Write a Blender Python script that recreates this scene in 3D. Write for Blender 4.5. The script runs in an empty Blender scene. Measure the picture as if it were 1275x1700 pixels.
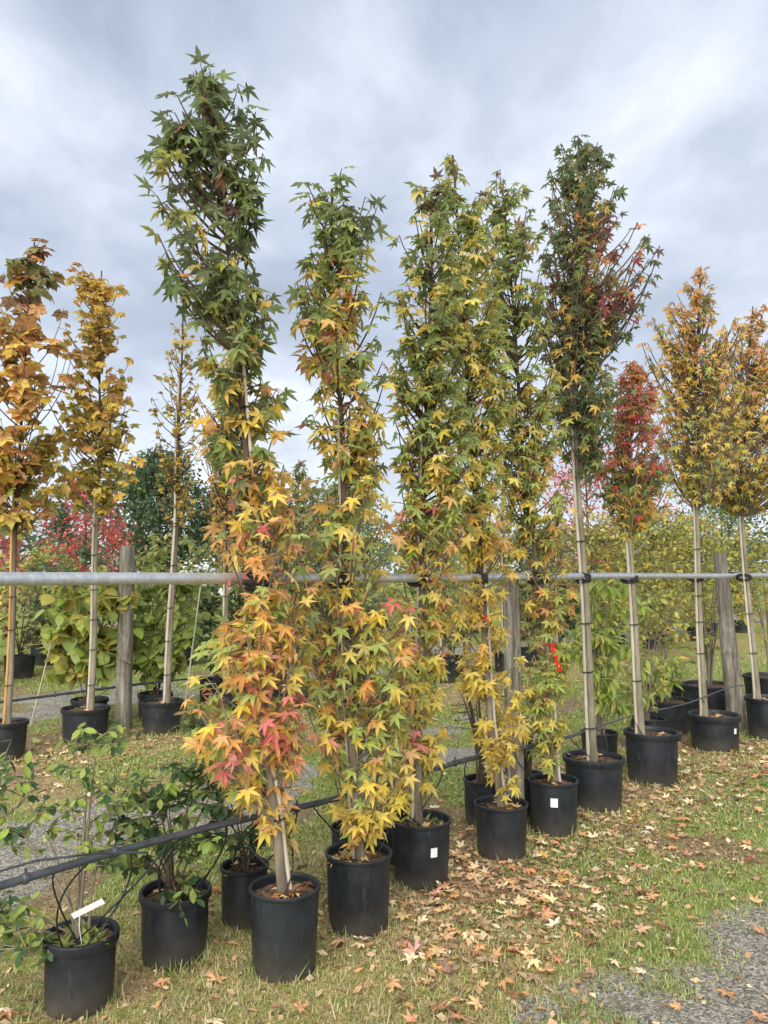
import bpy, math, random
import numpy as np
from mathutils import Vector, Matrix

# ------------------------------------------------------------------ camera, sky, sun, exposure
scene = bpy.context.scene
COL = scene.collection
R = math.radians

cam_d = bpy.data.cameras.new('camera')
cam_d.sensor_fit = 'VERTICAL'; cam_d.sensor_height = 36.0; cam_d.lens = 27.04
cam_d.clip_start = 0.05; cam_d.clip_end = 2000
cam = bpy.data.objects.new('camera', cam_d); COL.objects.link(cam)
cam.location = (0, 0, 1.65); cam.rotation_euler = (R(90 + 4.57), 0, 0)
scene.camera = cam
scene.cycles.max_bounces = 6; scene.cycles.diffuse_bounces = 4; scene.cycles.glossy_bounces = 2; scene.cycles.transmission_bounces = 3

SUN_EL, SUN_AZ = R(33), R(196)          # azimuth clockwise from +Y
sd = bpy.data.lights.new('sun', 'SUN'); sd.energy = 1.5; sd.angle = R(75); sd.color = (1.0, 0.955, 0.89)
sun = bpy.data.objects.new('sun', sd); COL.objects.link(sun)
sv = Vector((math.sin(SUN_AZ)*math.cos(SUN_EL), math.cos(SUN_AZ)*math.cos(SUN_EL), math.sin(SUN_EL)))
sun.rotation_euler = sv.to_track_quat('Z', 'Y').to_euler(); sun.location = sv*30
vs = scene.view_settings
vs.view_transform = 'Standard'; vs.look = 'None'; vs.gamma = 1.0; vs.use_curve_mapping = False
vs.exposure = 2.0

world = bpy.data.worlds.new('World'); scene.world = world; world.use_nodes = True

class NT:
    """small helper for node trees"""
    def __init__(self, tree):
        self.t = tree; self.n = tree.nodes; self.l = tree.links
    def new(self, typ, **kw):
        nd = self.n.new(typ)
        for k, v in kw.items():
            if k.startswith('in_'):
                key = k[3:]; key = int(key) if key.isdigit() else key.replace('_', ' ')
                self.set(nd.inputs[key], v)
            else: setattr(nd, k, v)
        return nd
    def set(self, sock, v):
        if isinstance(v, bpy.types.NodeSocket): self.l.new(v, sock)
        else: sock.default_value = v
    def math(self, op, a, b=None, c=None, clamp=False):
        nd = self.n.new('ShaderNodeMath'); nd.operation = op; nd.use_clamp = clamp
        for i, v in enumerate((a, b, c)):
            if v is not None: self.set(nd.inputs[i], v)
        return nd.outputs[0]
    def mix(self, f, a, b, typ='MIX'):
        nd = self.n.new('ShaderNodeMix'); nd.data_type = 'RGBA'; nd.blend_type = typ; nd.clamp_factor = True
        self.set(nd.inputs[0], f); self.set(nd.inputs[6], a); self.set(nd.inputs[7], b)
        return nd.outputs[2]
    def ramp(self, f, stops):
        nd = self.n.new('ShaderNodeValToRGB'); self.set(nd.inputs[0], f)
        e = nd.color_ramp.elements
        while len(e) < len(stops): e.new(0.5)
        for i, (p, c) in enumerate(stops):
            e[i].position = p; e[i].color = c if len(c) == 4 else (*c, 1)
        return nd.outputs[0]
    def noise(self, vec, scale, detail=4, rough=0.55, dist=0.0):
        nd = self.n.new('ShaderNodeTexNoise')
        if vec is not None: self.l.new(vec, nd.inputs['Vector'])
        nd.inputs['Scale'].default_value = scale; nd.inputs['Detail'].default_value = detail
        nd.inputs['Roughness'].default_value = rough; nd.inputs['Distortion'].default_value = dist
        return nd.outputs[0]

w = NT(world.node_tree); w.n.clear()
tc = w.new('ShaderNodeTexCoord')
sep = w.new('ShaderNodeSeparateXYZ'); w.l.new(tc.outputs['Generated'], sep.inputs[0])
zz = w.math('ADD', w.math('MAXIMUM', sep.outputs[2], 0.0), 0.22)
comb = w.new('ShaderNodeCombineXYZ')
w.set(comb.inputs[0], w.math('DIVIDE', sep.outputs[0], zz)); w.set(comb.inputs[1], w.math('DIVIDE', sep.outputs[1], zz))
mp = w.new('ShaderNodeMapping'); w.l.new(comb.outputs[0], mp.inputs[0])
mp.inputs['Location'].default_value = (3.1, 1.55, 0.0); mp.inputs['Rotation'].default_value = (0, 0, R(24)); mp.inputs['Scale'].default_value = (1.0, 0.72, 1)
n1 = w.noise(mp.outputs[0], 0.95, 5, 0.5, 0.35)
n2 = w.noise(mp.outputs[0], 3.4, 5, 0.55, 0.25)
cl = w.math('ADD', w.math('MULTIPLY', n1, 0.66), w.math('MULTIPLY', n2, 0.34))
ccol = w.ramp(cl, [(0.37, (0.112, 0.136, 0.182)), (0.455, (0.165, 0.194, 0.247)), (0.53, (0.242, 0.271, 0.322)), (0.61, (0.355, 0.378, 0.412))])
hz = w.math('POWER', w.math('SUBTRACT', 1.0, w.math('MAXIMUM', sep.outputs[2], 0.0), clamp=True), 3.2)
ccol = w.mix(w.math('MULTIPLY', hz, 0.62), ccol, (0.43, 0.45, 0.48, 1))
sky = w.new('ShaderNodeTexSky'); sky.sky_type = 'NISHITA'; sky.sun_disc = False
sky.sun_elevation = SUN_EL; sky.sun_rotation = SUN_AZ
nis = w.mix(1.0, sky.outputs[0], (0.05, 0.05, 0.05, 1), 'MULTIPLY')
fin = w.mix(0.9, nis, ccol)
bg = w.new('ShaderNodeBackground'); w.l.new(fin, bg.inputs[0]); bg.inputs[1].default_value = 0.70
wo = w.new('ShaderNodeOutputWorld'); w.l.new(bg.outputs[0], wo.inputs[0])

# ------------------------------------------------------------------ general helpers
def lin(h):
    c = [int(h[i:i+2], 16)/255 for i in (0, 2, 4)]
    return tuple(x/12.92 if x <= 0.04045 else ((x+0.055)/1.055)**2.4 for x in c)

def hsvj(rgb, rng, dh=0.012, ds=0.08, dv=0.12):
    import colorsys
    h, s, v = colorsys.rgb_to_hsv(*rgb)
    h = (h + rng.uniform(-dh, dh)) % 1; s = min(1, max(0, s*(1+rng.uniform(-ds, ds)))); v = v*(1+rng.uniform(-dv, dv))
    return colorsys.hsv_to_rgb(h, s, v)

def link(name, data, parent=None, loc=None):
    o = bpy.data.objects.new(name, data); COL.objects.link(o)
    if parent is not None: o.parent = parent
    if loc is not None: o.location = loc
    return o

def tag(o, label=None, cat=None, group=None, kind=None):
    for k, v in (('label', label), ('category', cat), ('group', group), ('kind', kind)):
        if v: o[k] = v
    return o

def thing(name, loc, label, cat, group=None, rz=0):
    o = link(name, None, None, loc); o.rotation_euler.z = rz
    o.empty_display_size = 0.1
    return tag(o, label, cat, group)

class MB:
    def __init__(self): self.v = []; self.f = []
    def add(self, vs_, fs_):
        b = len(self.v); self.v.extend(vs_); self.f.extend([tuple(i+b for i in f) for f in fs_])
    def tube(self, pts, rad, seg=8, cap=True, closed=False, phase=0.0):
        n = len(pts); pts = [Vector(p) for p in pts]
        if not hasattr(rad, '__len__'): rad = [rad]*n
        vs_, fs_ = [], []
        ref = Vector((0.31, 0.95, 0.05))
        for i, p in enumerate(pts):
            a = pts[(i-1) % n] if (i > 0 or closed) else p
            b = pts[(i+1) % n] if (i < n-1 or closed) else p
            t = (b-a).normalized()
            r = ref if abs(t.dot(ref)) < 0.93 else Vector((1, 0, 0))
            x = (r - t*r.dot(t)).normalized(); y = t.cross(x)
            for k in range(seg):
                an = 2*math.pi*k/seg + phase
                vs_.append(tuple(p + (x*math.cos(an)+y*math.sin(an))*rad[i]))
        m = n if closed else n-1
        for i in range(m):
            for k in range(seg):
                a = i*seg+k; b = i*seg+(k+1) % seg; j = (i+1) % n
                fs_.append((a, b, j*seg+(k+1) % seg, j*seg+k))
        if cap and not closed:
            fs_.append(tuple(range(seg))[::-1]); fs_.append(tuple((n-1)*seg+k for k in range(seg)))
        self.add(vs_, fs_)
    def lathe(self, prof, seg=40, sx=1.0, sy=1.0, wob=None):
        vs_, fs_ = [], []
        for (r, z) in prof:
            for k in range(seg):
                a = 2*math.pi*k/seg; q = wob(a, z) if wob else 1.0
                vs_.append((r*q*sx*math.cos(a), r*q*sy*math.sin(a), z))
        for i in range(len(prof)-1):
            for k in range(seg):
                fs_.append((i*seg+k, i*seg+(k+1) % seg, (i+1)*seg+(k+1) % seg, (i+1)*seg+k))
        self.add(vs_, fs_)
    def box(self, c, s, rot=None):
        cx, cy, cz = c; hx, hy, hz_ = s[0]/2, s[1]/2, s[2]/2
        vs_ = [Vector((x*hx, y*hy, z*hz_)) for x in (-1, 1) for y in (-1, 1) for z in (-1, 1)]
        if rot is not None: vs_ = [rot @ v for v in vs_]
        vs_ = [(v.x+cx, v.y+cy, v.z+cz) for v in vs_]
        self.add(vs_, [(0, 1, 3, 2), (4, 6, 7, 5), (0, 4, 5, 1), (2, 3, 7, 6), (0, 2, 6, 4), (1, 5, 7, 3)])
    def build(self, name, mat, parent=None, smooth=True, loc=None):
        me = bpy.data.meshes.new(name); me.from_pydata(self.v, [], self.f); me.update()
        if smooth: me.polygons.foreach_set('use_smooth', [True]*len(me.polygons))
        if smooth: me.set_sharp_from_angle(angle=R(42))
        me.materials.append(mat)
        return link(name, me, parent, loc)

def bez(p0, p1, p2, n=6):
    p0, p1, p2 = Vector(p0), Vector(p1), Vector(p2)
    return [p0*(1-t)**2 + p1*2*t*(1-t) + p2*t*t for t in [i/(n-1) for i in range(n)]]

# smooth value noise in numpy, for ground masks
_rs = np.random.RandomState(5); _lat = _rs.rand(256, 256)
def vnoise(x, y, s):
    x = np.asarray(x)*s + 77.3; y = np.asarray(y)*s + 31.7
    xi = np.floor(x).astype(int); yi = np.floor(y).astype(int); fx = x-xi; fy = y-yi
    fx = fx*fx*(3-2*fx); fy = fy*fy*(3-2*fy)
    g = lambda a, b: _lat[a % 256, b % 256]
    return (g(xi, yi)*(1-fx)+g(xi+1, yi)*fx)*(1-fy) + (g(xi, yi+1)*(1-fx)+g(xi+1, yi+1)*fx)*fy
def fbm(x, y, s, o=4):
    t = 0; a = 0.5; m = 0
    for i in range(o): t = t + a*vnoise(x+i*13.1, y-i*7.7, s*2**i); m += a; a *= 0.5
    return t/m

# the rows run along RD; s is the distance behind the first row
RD = np.array([0.675, 0.737]); RN = np.array([-0.737, 0.675]); R0 = np.array([-0.55, 3.40])
def row_s(x, y): return (x-R0[0])*RN[0] + (y-R0[1])*RN[1]
def row_t(x, y): return (x-R0[0])*RD[0] + (y-R0[1])*RD[1]
def on_row(t, s=0.0): p = R0 + RD*t + RN*s; return float(p[0]), float(p[1])

def sstep(a, b, v): t = np.clip((v-a)/(b-a), 0, 1); return t*t*(3-2*t)
def masks(x, y):
    s = row_s(x, y) + (fbm(x, y, 1.1)-0.5)*1.3 + (fbm(x, y, 5.0, 3)-0.5)*0.45
    t = row_t(x, y)
    front = sstep(-1.0, -1.75, s)*(.45+.55*sstep(.34, .52, fbm(x+5, y+9, 2.4, 4))); gravel = 0*s
    gravel = np.maximum(gravel, sstep(1.2, 1.6, s)*sstep(2.9, 2.4, s)*sstep(8.0, 5.0, t))
    gravel = np.maximum(gravel, sstep(5.9, 6.4, s)*sstep(8.6, 7.6, s))
    gravel = gravel*(.30+.70*sstep(.40, .56, fbm(x+17, y+3, 1.6, 4)))
    gravel = np.maximum(gravel, front)
    patch = fbm(x+40, y-11, 0.9, 4)
    straw = sstep(0.42, 0.66, patch + 0.19*np.exp(-((s+0.15)/0.6)**2)*sstep(.2, 1.2, t)+0.08*np.exp(-((s-0.1)/0.5)**2) + 0.30*np.exp(-((s-4.2)/1.0)**2) - 0.15)
    green = sstep(0.34, 0.52, fbm(x-9, y+23, 1.7, 4))
    return gravel, straw, green
def gheight(x, y):
    g, st, gr = masks(x, y)
    return (fbm(x, y, 0.8, 3)-0.5)*0.03*(1-0.5*g) + (fbm(x, y, 7.0, 3)-0.5)*0.02*(1-0.6*g) - 0.008

# ------------------------------------------------------------------ materials
def new_mat(name):
    m = bpy.data.materials.new(name); m.use_nodes = True; t = NT(m.node_tree); t.n.clear()
    out = t.new('ShaderNodeOutputMaterial'); b = t.new('ShaderNodeBsdfPrincipled')
    t.l.new(b.outputs[0], out.inputs[0])
    return m, t, b, out

def leaf_material(name, by_object, trans=0.5, rough=0.48):
    m, t, b, out = new_mat(name)
    if by_object: base = t.new('ShaderNodeObjectInfo').outputs['Color']
    else: base = t.new('ShaderNodeAttribute', attribute_name='Col').outputs['Color']
    geo = t.new('ShaderNodeNewGeometry')
    edge = t.new('ShaderNodeAttribute', attribute_name='edge').outputs['Fac']
    nz = t.noise(geo.outputs['Position'], 28, 3, 0.6)
    v = t.math('ADD', 0.76, t.math('MULTIPLY', nz, 0.50))
    cc = t.new('ShaderNodeCombineColor'); [t.set(cc.inputs[i], v) for i in range(3)]
    c = t.mix(1.0, base, cc.outputs[0], 'MULTIPLY')
    ef = t.math('MULTIPLY', t.math('POWER', edge, 3.0), t.math('MULTIPLY', nz, 0.75), clamp=True)
    c = t.mix(ef, c, (0.12, 0.055, 0.025, 1))
    # veins run along the middle of each lobe, where edge is near zero
    vf = t.math('SUBTRACT', 1.0, t.math('MULTIPLY', edge, 5.0), clamp=True)
    c = t.mix(t.math('MULTIPLY', vf, 0.25), c, t.mix(0.5, c, (0.55, 0.45, 0.2, 1)))
    c = t.mix(t.math('MULTIPLY', geo.outputs['Backfacing'], 0.22), c, (0.42, 0.42, 0.30, 1))
    t.l.new(c, b.inputs['Base Color']); b.inputs['Roughness'].default_value = rough
    b.inputs['Specular IOR Level'].default_value = 0.30
    tr = t.new('ShaderNodeBsdfTranslucent'); t.l.new(c, tr.inputs[0])
    mx = t.new('ShaderNodeMixShader'); mx.inputs[0].default_value = trans
    t.l.new(b.outputs[0], mx.inputs[1]); t.l.new(tr.outputs[0], mx.inputs[2]); t.l.new(mx.outputs[0], out.inputs[0])
    return m

def noisy_mat(name, c1, c2, scale=8, rough=0.7, detail=5, stretch=None, bump=0.3, bdist=0.004, spec=0.3, metal=0.0, ramp=(0.35, 0.65)):
    m, t, b, out = new_mat(name)
    tc_ = t.new('ShaderNodeTexCoord'); vec = tc_.outputs['Object']
    if stretch:
        mp_ = t.new('ShaderNodeMapping'); t.l.new(vec, mp_.inputs[0]); mp_.inputs['Scale'].default_value = stretch; vec = mp_.outputs[0]
    nz = t.noise(vec, scale, detail, 0.62)
    c = t.ramp(nz, [(ramp[0], c1), (ramp[1], c2)])
    t.l.new(c, b.inputs['Base Color']); b.inputs['Roughness'].default_value = rough
    b.inputs['Specular IOR Level'].default_value = spec; b.inputs['Metallic'].default_value = metal
    if bump:
        bp = t.new('ShaderNodeBump'); bp.inputs['Strength'].default_value = bump; bp.inputs['Distance'].default_value = bdist
        t.l.new(nz, bp.inputs['Height']); t.l.new(bp.outputs[0], b.inputs['Normal'])
    return m

M = {}
M['leaf'] = leaf_material('leaf', True)
M['leaf_mass'] = leaf_material('leaf_mass', False)
M['dry_leaf'] = leaf_material('dry_leaf', True, 0.10, 0.75)
M['dry_mass'] = leaf_material('dry_mass', False, 0.10, 0.75)
M['bark'] = noisy_mat('bark', lin('5d5040'), lin('8d806a'), 14, 0.85, 6, (1, 1, 0.25), 0.6, 0.006)
M['bark_dark'] = noisy_mat('bark_dark', lin('40352c'), lin('6a5c4a'), 16, 0.85, 6, (1, 1, 0.25), 0.5, 0.004)
def stem_bark(name, lo, hi, z0, z1, c_up):
    m = noisy_mat(name, lo, hi, 14, 0.85, 6, (1, 1, 0.25), 0.6, 0.006); t = NT(m.node_tree)
    b = [n for n in t.n if n.type == 'BSDF_PRINCIPLED'][0]; src = b.inputs['Base Color'].links[0].from_socket
    sp = t.new('ShaderNodeSeparateXYZ'); t.l.new(t.new('ShaderNodeTexCoord').outputs['Object'], sp.inputs[0])
    mr = t.new('ShaderNodeMapRange'); t.l.new(sp.outputs[2], mr.inputs[0]); mr.inputs[1].default_value = z0; mr.inputs[2].default_value = z1
    t.l.new(t.mix(mr.outputs[0], src, c_up + (1,)), b.inputs['Base Color'])
    return m
M['bark'] = stem_bark('bark', lin('5d5346'), lin('8d8372'), .9, 2.4, lin('4a3a2e'))     # young wood is browner than the old grey bark
M['bark_pale'] = stem_bark('bark_pale', lin('66604f'), lin('918975'), 2.2, 3.4, lin('54463a'))
M['bark_old'] = noisy_mat('bark_pale', lin('847b6a'), lin('a89f8c'), 12, 0.8, 6, (1, 1, 0.3), 0.4, 0.004)
M['cane'] = noisy_mat('cane', lin('9d9282'), lin('c4bba8'), 9, 0.6, 5, (1, 1, 0.12), 0.25, 0.002)
M['cane_gold'] = noisy_mat('cane_gold', lin('9c7a45'), lin('c49f62'), 9, 0.6, 5, (1, 1, 0.12), 0.25, 0.002)
M['rubber'] = noisy_mat('rubber', (0.012, 0.012, 0.013), (0.03, 0.03, 0.03), 30, 0.6, 3, None, 0.1)
M['pipe'] = noisy_mat('pipe', (0.03, 0.034, 0.040), (0.075, 0.08, 0.09), 12, 0.36, 5, None, 0.08, 0.002, 0.5)
M['tube'] = noisy_mat('tube', (0.010, 0.010, 0.011), (0.03, 0.03, 0.03), 12, 0.5, 3, None, 0)
M['white'] = noisy_mat('white_plastic', (0.70, 0.70, 0.68), (0.82, 0.82, 0.80), 20, 0.5, 3, None, 0)
M['ribbon'] = noisy_mat('ribbon', lin('c01812'), lin('e02a1e'), 20, 0.5, 3, None, 0)
M['soil'] = noisy_mat('soil', lin('3a2d22'), lin('75604a'), 40, 0.95, 6, None, 0.8, 0.01)
M['stone'] = noisy_mat('stone', lin('55534f'), lin('9a9894'), 60, 0.85, 3, None, 0.2)

def pot_material():
    m, t, b, out = new_mat('pot_plastic')
    tc_ = t.new('ShaderNodeTexCoord'); sp = t.new('ShaderNodeSeparateXYZ'); t.l.new(tc_.outputs['Object'], sp.inputs[0])
    geo = t.new('ShaderNodeNewGeometry')
    nz = t.noise(geo.outputs['Position'], 7, 6, 0.65); nz2 = t.noise(geo.outputs['Position'], 90, 3, 0.6)
    dust = t.math('MULTIPLY', t.math('POWER', t.math('SUBTRACT', 1.0, t.math('MULTIPLY', sp.outputs[2], 4.5), clamp=True), 2.0), nz)
    c = t.ramp(t.math('ADD', t.math('MULTIPLY', nz, 0.7), t.math('MULTIPLY', nz2, 0.3)), [(0.35, (0.007, 0.009, 0.012)), (0.7, (0.022, 0.027, 0.033))])
    c = t.mix(t.math('MULTIPLY', dust, 1.0, clamp=True), c, (0.13, 0.11, 0.08, 1))
    ns_ = t.new('ShaderNodeMapping'); t.l.new(geo.outputs['Position'], ns_.inputs[0]); ns_.inputs['Scale'].default_value = (1, 1, .25)
    scf = t.ramp(t.noise(ns_.outputs[0], 26, 6, 0.75), [(0.56, (0, 0, 0)), (0.72, (1, 1, 1))])
    c = t.mix(t.math('MULTIPLY', scf, 0.35), c, (0.10, 0.10, 0.10, 1))
    t.l.new(c, b.inputs['Base Color'])
    t.set(b.inputs['Roughness'], t.math('ADD', 0.30, t.math('MULTIPLY', nz, 0.34)))
    b.inputs['Specular IOR Level'].default_value = 0.42
    bp = t.new('ShaderNodeBump'); bp.inputs['Strength'].default_value = 0.12; bp.inputs['Distance'].default_value = 0.002
    t.l.new(nz2, bp.inputs['Height']); t.l.new(bp.outputs[0], b.inputs['Normal'])
    return m
M['pot'] = pot_material()

def galv():
    m, t, b, out = new_mat('galvanised_steel')
    tc_ = t.new('ShaderNodeTexCoord')
    nz = t.noise(tc_.outputs['Object'], 18, 6, 0.7); vo = t.new('ShaderNodeTexVoronoi'); vo.inputs['Scale'].default_value = 55
    t.l.new(tc_.outputs['Object'], vo.inputs['Vector'])
    f = t.math('ADD', t.math('MULTIPLY', nz, 0.75), t.math('MULTIPLY', vo.outputs['Distance'], 0.3))
    t.l.new(t.ramp(f, [(0.3, (0.42, 0.44, 0.45)), (0.75, (0.66, 0.68, 0.69))]), b.inputs['Base Color'])
    b.inputs['Metallic'].default_value = 0.7
    t.set(b.inputs['Roughness'], t.math('ADD', 0.34, t.math('MULTIPLY', nz, 0.22)))
    return m
M['steel'] = galv()

def wood():
    m, t, b, out = new_mat('weathered_wood')
    tc_ = t.new('ShaderNodeTexCoord'); mp_ = t.new('ShaderNodeMapping'); t.l.new(tc_.outputs['Object'], mp_.inputs[0]); mp_.inputs['Scale'].default_value = (1, 1, 0.06)
    nz = t.noise(mp_.outputs[0], 34, 6, 0.7, 0.4); nb = t.noise(tc_.outputs['Object'], 6, 4, 0.6)
    c = t.ramp(nz, [(0.30, lin('2c2721')), (0.44, lin('6b655b')), (0.56, lin('8d877b')), (0.72, lin('b9b3a6'))])
    c = t.mix(t.math('MULTIPLY', t.math('GREATER_THAN', nb, 0.56), 0.28), c, lin('4a4334') + (1,))
    c = t.mix(t.math('MULTIPLY', t.ramp(nb, [(0.4, (1, 1, 1)), (0.5, (0, 0, 0))]), 0.18), c, lin('6d6f45') + (1,))
    t.l.new(c, b.inputs['Base Color']); b.inputs['Roughness'].default_value = 0.9
    bp = t.new('ShaderNodeBump'); bp.inputs['Strength'].default_value = 0.9; bp.inputs['Distance'].default_value = 0.012
    t.l.new(nz, bp.inputs['Height']); t.l.new(bp.outputs[0], b.inputs['Normal'])
    return m
M['wood'] = wood()

def ground_mat():
    m, t, b, out = new_mat('ground')
    geo = t.new('ShaderNodeNewGeometry'); P = geo.outputs['Position']
    at = lambda n: t.new('ShaderNodeAttribute', attribute_name=n).outputs['Fac']
    g, st, gr = at('gravel'), at('straw'), at('green')
    big = t.noise(P, 3.0, 5, 0.6); fine = t.noise(P, 70, 4, 0.7); mid = t.noise(P, 16, 5, 0.65); vf = t.noise(P, 240, 3, 0.7)
    soil = t.ramp(fine, [(0.3, lin('4c3f2f')), (0.5, lin('7d6b50')), (0.68, lin('a89472'))])
    grass = t.ramp(t.math('ADD', t.math('MULTIPLY', fine, 0.6), t.math('MULTIPLY', mid, 0.4)), [(0.3, lin('4c5528')), (0.5, lin('7b8742')), (0.7, lin('a9b55f'))])
    strw = t.ramp(fine, [(0.28, lin('6a553c')), (0.48, lin('a48a62')), (0.68, lin('c9b083'))])
    c = t.mix(t.ramp(t.math('ADD', t.math('MULTIPLY', mid, 0.6), t.math('MULTIPLY', gr, 0.45)), [(0.33, (0, 0, 0)), (0.56, (1, 1, 1))]), soil, grass)
    c = t.mix(t.math('MULTIPLY', st, t.ramp(mid, [(0.35, (0.10,)*3), (0.65, (0.9,)*3)])), c, strw)
    vo = t.new('ShaderNodeTexVoronoi'); vo.inputs['Scale'].default_value = 95; t.l.new(P, vo.inputs['Vector'])
    sepc = t.new('ShaderNodeSeparateColor'); t.l.new(vo.outputs['Color'], sepc.inputs[0])
    stones = t.ramp(t.math('ADD', t.math('MULTIPLY', sepc.outputs[0], 0.5), t.math('MULTIPLY', vf, 0.5)), [(0.25, lin('55524a')), (0.5, lin('8b877d')), (0.75, lin('bab6ab'))])
    stones = t.mix(t.math('MULTIPLY', t.ramp(big, [(0.4, (0, 0, 0)), (0.65, (1, 1, 1))]), 0.4), stones, lin('7b6f58') + (1,))
    gf = t.ramp(t.math('ADD', g, t.math('MULTIPLY', t.math('SUBTRACT', mid, 0.5), 0.9)), [(0.32, (0, 0, 0)), (0.62, (1, 1, 1))])
    c = t.mix(gf, c, stones)
    t.l.new(c, b.inputs['Base Color']); b.inputs['Roughness'].default_value = 0.95; b.inputs['Specular IOR Level'].default_value = 0.15
    h = t.math('ADD', t.math('MULTIPLY', fine, 0.6), t.math('MULTIPLY', vo.outputs['Distance'], -0.5))
    bp = t.new('ShaderNodeBump'); bp.inputs['Strength'].default_value = 0.8; bp.inputs['Distance'].default_value = 0.012
    t.l.new(h, bp.inputs['Height']); t.l.new(bp.outputs[0], b.inputs['Normal'])
    return m
M['ground'] = ground_mat()

# ------------------------------------------------------------------ ground: one sheet, dense near the rows
def axis(lo, hi, step, far):
    a = list(np.arange(lo, hi+1e-6, step)); d = step; v = a[0]; left = []
    while v > -far: d *= 1.35; v -= d; left.append(v)
    d = step; v = a[-1]; right = []
    while v < far: d *= 1.35; v += d; right.append(v)
    return np.array(left[::-1] + a + right)
gx = axis(-5.5, 7.0, 0.06, 700); gy = axis(2.0, 13.0, 0.06, 700)
X, Y = np.meshgrid(gx, gy); nx, ny = len(gx), len(gy)
gm, sm, grm = masks(X, Y); far = np.maximum(np.abs(X), np.abs(Y)) > 40
Z = np.where(far, -0.008, gheight(X, Y))
idx = np.arange(nx*ny).reshape(ny, nx)
quads = np.stack([idx[:-1, :-1], idx[:-1, 1:], idx[1:, 1:], idx[1:, :-1]], -1).reshape(-1, 4)
def np_mesh(name, verts, faces, mat, attrs=None, col=None, parent=None, smooth=False):
    """verts (N,3), faces (F,k) numpy"""
    me = bpy.data.meshes.new(name); nv, nf, k = len(verts), len(faces), faces.shape[1]
    me.vertices.add(nv); me.vertices.foreach_set('co', np.ascontiguousarray(verts, dtype=np.float32).ravel())
    me.loops.add(nf*k); me.loops.foreach_set('vertex_index', np.ascontiguousarray(faces, dtype=np.int32).ravel())
    me.polygons.add(nf); me.polygons.foreach_set('loop_start', np.arange(0, nf*k, k, dtype=np.int32))
    me.update(calc_edges=True)
    if smooth: me.polygons.foreach_set('use_smooth', np.ones(nf, dtype=bool))
    for n_, a in (attrs or {}).items():
        at = me.attributes.new(n_, 'FLOAT', 'POINT'); at.data.foreach_set('value', np.ascontiguousarray(a, dtype=np.float32).ravel())
    if col is not None:
        at = me.color_attributes.new('Col', 'FLOAT_COLOR', 'POINT')
        c4 = np.ones((nv, 4), dtype=np.float32); c4[:, :3] = col; at.data.foreach_set('color', c4.ravel())
    me.materials.append(mat); me.validate()
    return link(name, me, parent)
go = np_mesh('ground', np.stack([X, Y, Z], -1).reshape(-1, 3), quads, M['ground'], {'gravel': gm, 'straw': sm, 'green': grm}, smooth=True)
tag(go, kind='structure')

# ------------------------------------------------------------------ leaf shapes: origin at the petiole's foot, +Y to the tip, +Z upper side, blade about 1 wide
def lobed(lobes, sinus, pet, curl, fold, rng, scale):
    """lobes: (angle, length, half width) from right to left"""
    v = []; e = []; f = []
    def P(x, y, z, ed): v.append((x, y, z)); e.append(ed); return len(v)-1
    C = P(0, 0, 0, 0.0)
    n = len(lobes); S = []
    angs = [l[0] for l in lobes]
    bis = [angs[0]+38] + [(angs[i]+angs[i+1])/2 for i in range(n-1)] + [angs[-1]-38]
    for i, a in enumerate(bis):
        r = sinus if 0 < i < n else sinus*0.55
        S.append(P(r*math.sin(R(a)), r*math.cos(R(a)), 0.02, 0.5))
    for i, (a, L, wd) in enumerate(lobes):
        tw = rng.uniform(-.06, .06)
        d = (math.sin(R(a)), math.cos(R(a))); p = (-d[1], d[0])
        q = 0.52*L
        Mi = P(d[0]*q, d[1]*q, -fold, 0.05)
        Ri = P(d[0]*q-p[0]*wd, d[1]*q-p[1]*wd, 0.02+tw, 0.6); Li = P(d[0]*q+p[0]*wd, d[1]*q+p[1]*wd, 0.02-tw, 0.6)
        T = P(d[0]*L, d[1]*L, rng.uniform(-.05, .03), 1.0)
        f += [(C, S[i], Ri, Mi), (C, Mi, Li, S[i+1]), (Mi, Ri, T, T), (Mi, T, Li, Li)]
    v = np.array(v); e = np.array(e)
    r2 = (v[:, 0]**2 + v[:, 1]**2); v[:, 2] -= curl*r2
    v[:, 1] += pet
    b = len(v); t = 0.018
    pv = np.array([(-t, 0, 0), (t, 0, 0), (0, 0, t*1.5), (-t, pet*1.02, -.01), (t, pet*1.02, -.01), (0, pet*1.02, t)]); pv[:3, 2] -= 0.04*pet
    v = np.vstack([v, pv]); e = np.concatenate([e, np.full(6, 0.15)])
    f += [(b, b+1, b+4, b+3), (b+1, b+2, b+5, b+4), (b+2, b, b+3, b+5)]
    return v*scale, f, e

def simple(outline, pet, curl, fold, scale, tipcurl=0.0):
    """outline: list of (y, halfwidth) from base to tip; midrib folded"""
    v = []; e = []; f = []
    n = len(outline)
    for i, (y, h_) in enumerate(outline):
        ed = 1.0 if i == n-1 else 0.05
        v += [(0, y, -fold*h_*2), (-h_, y, 0.0), (h_, y, 0.0)]; e += [ed, 0.7, 0.7]
    for i in range(n-1):
        a, b = 3*i, 3*(i+1)
        f += [(a, a+2, b+2, b), (a, b, b+1, a+1)]
    v = np.array(v, float); e = np.array(e)
    v[:, 2] -= curl*v[:, 1]**2 + tipcurl*np.abs(v[:, 0])
    v[:, 1] += pet; b = len(v); t = 0.02
    if pet > 0:
        v = np.vstack([v, [(-t, 0, -.01), (t, 0, -.01), (t, pet*1.03, -.01), (-t, pet*1.03, -.01)]]); e = np.concatenate([e, [0.15]*4])
        f += [(b, b+1, b+2, b+3)]
    return v*scale, f, e

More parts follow.
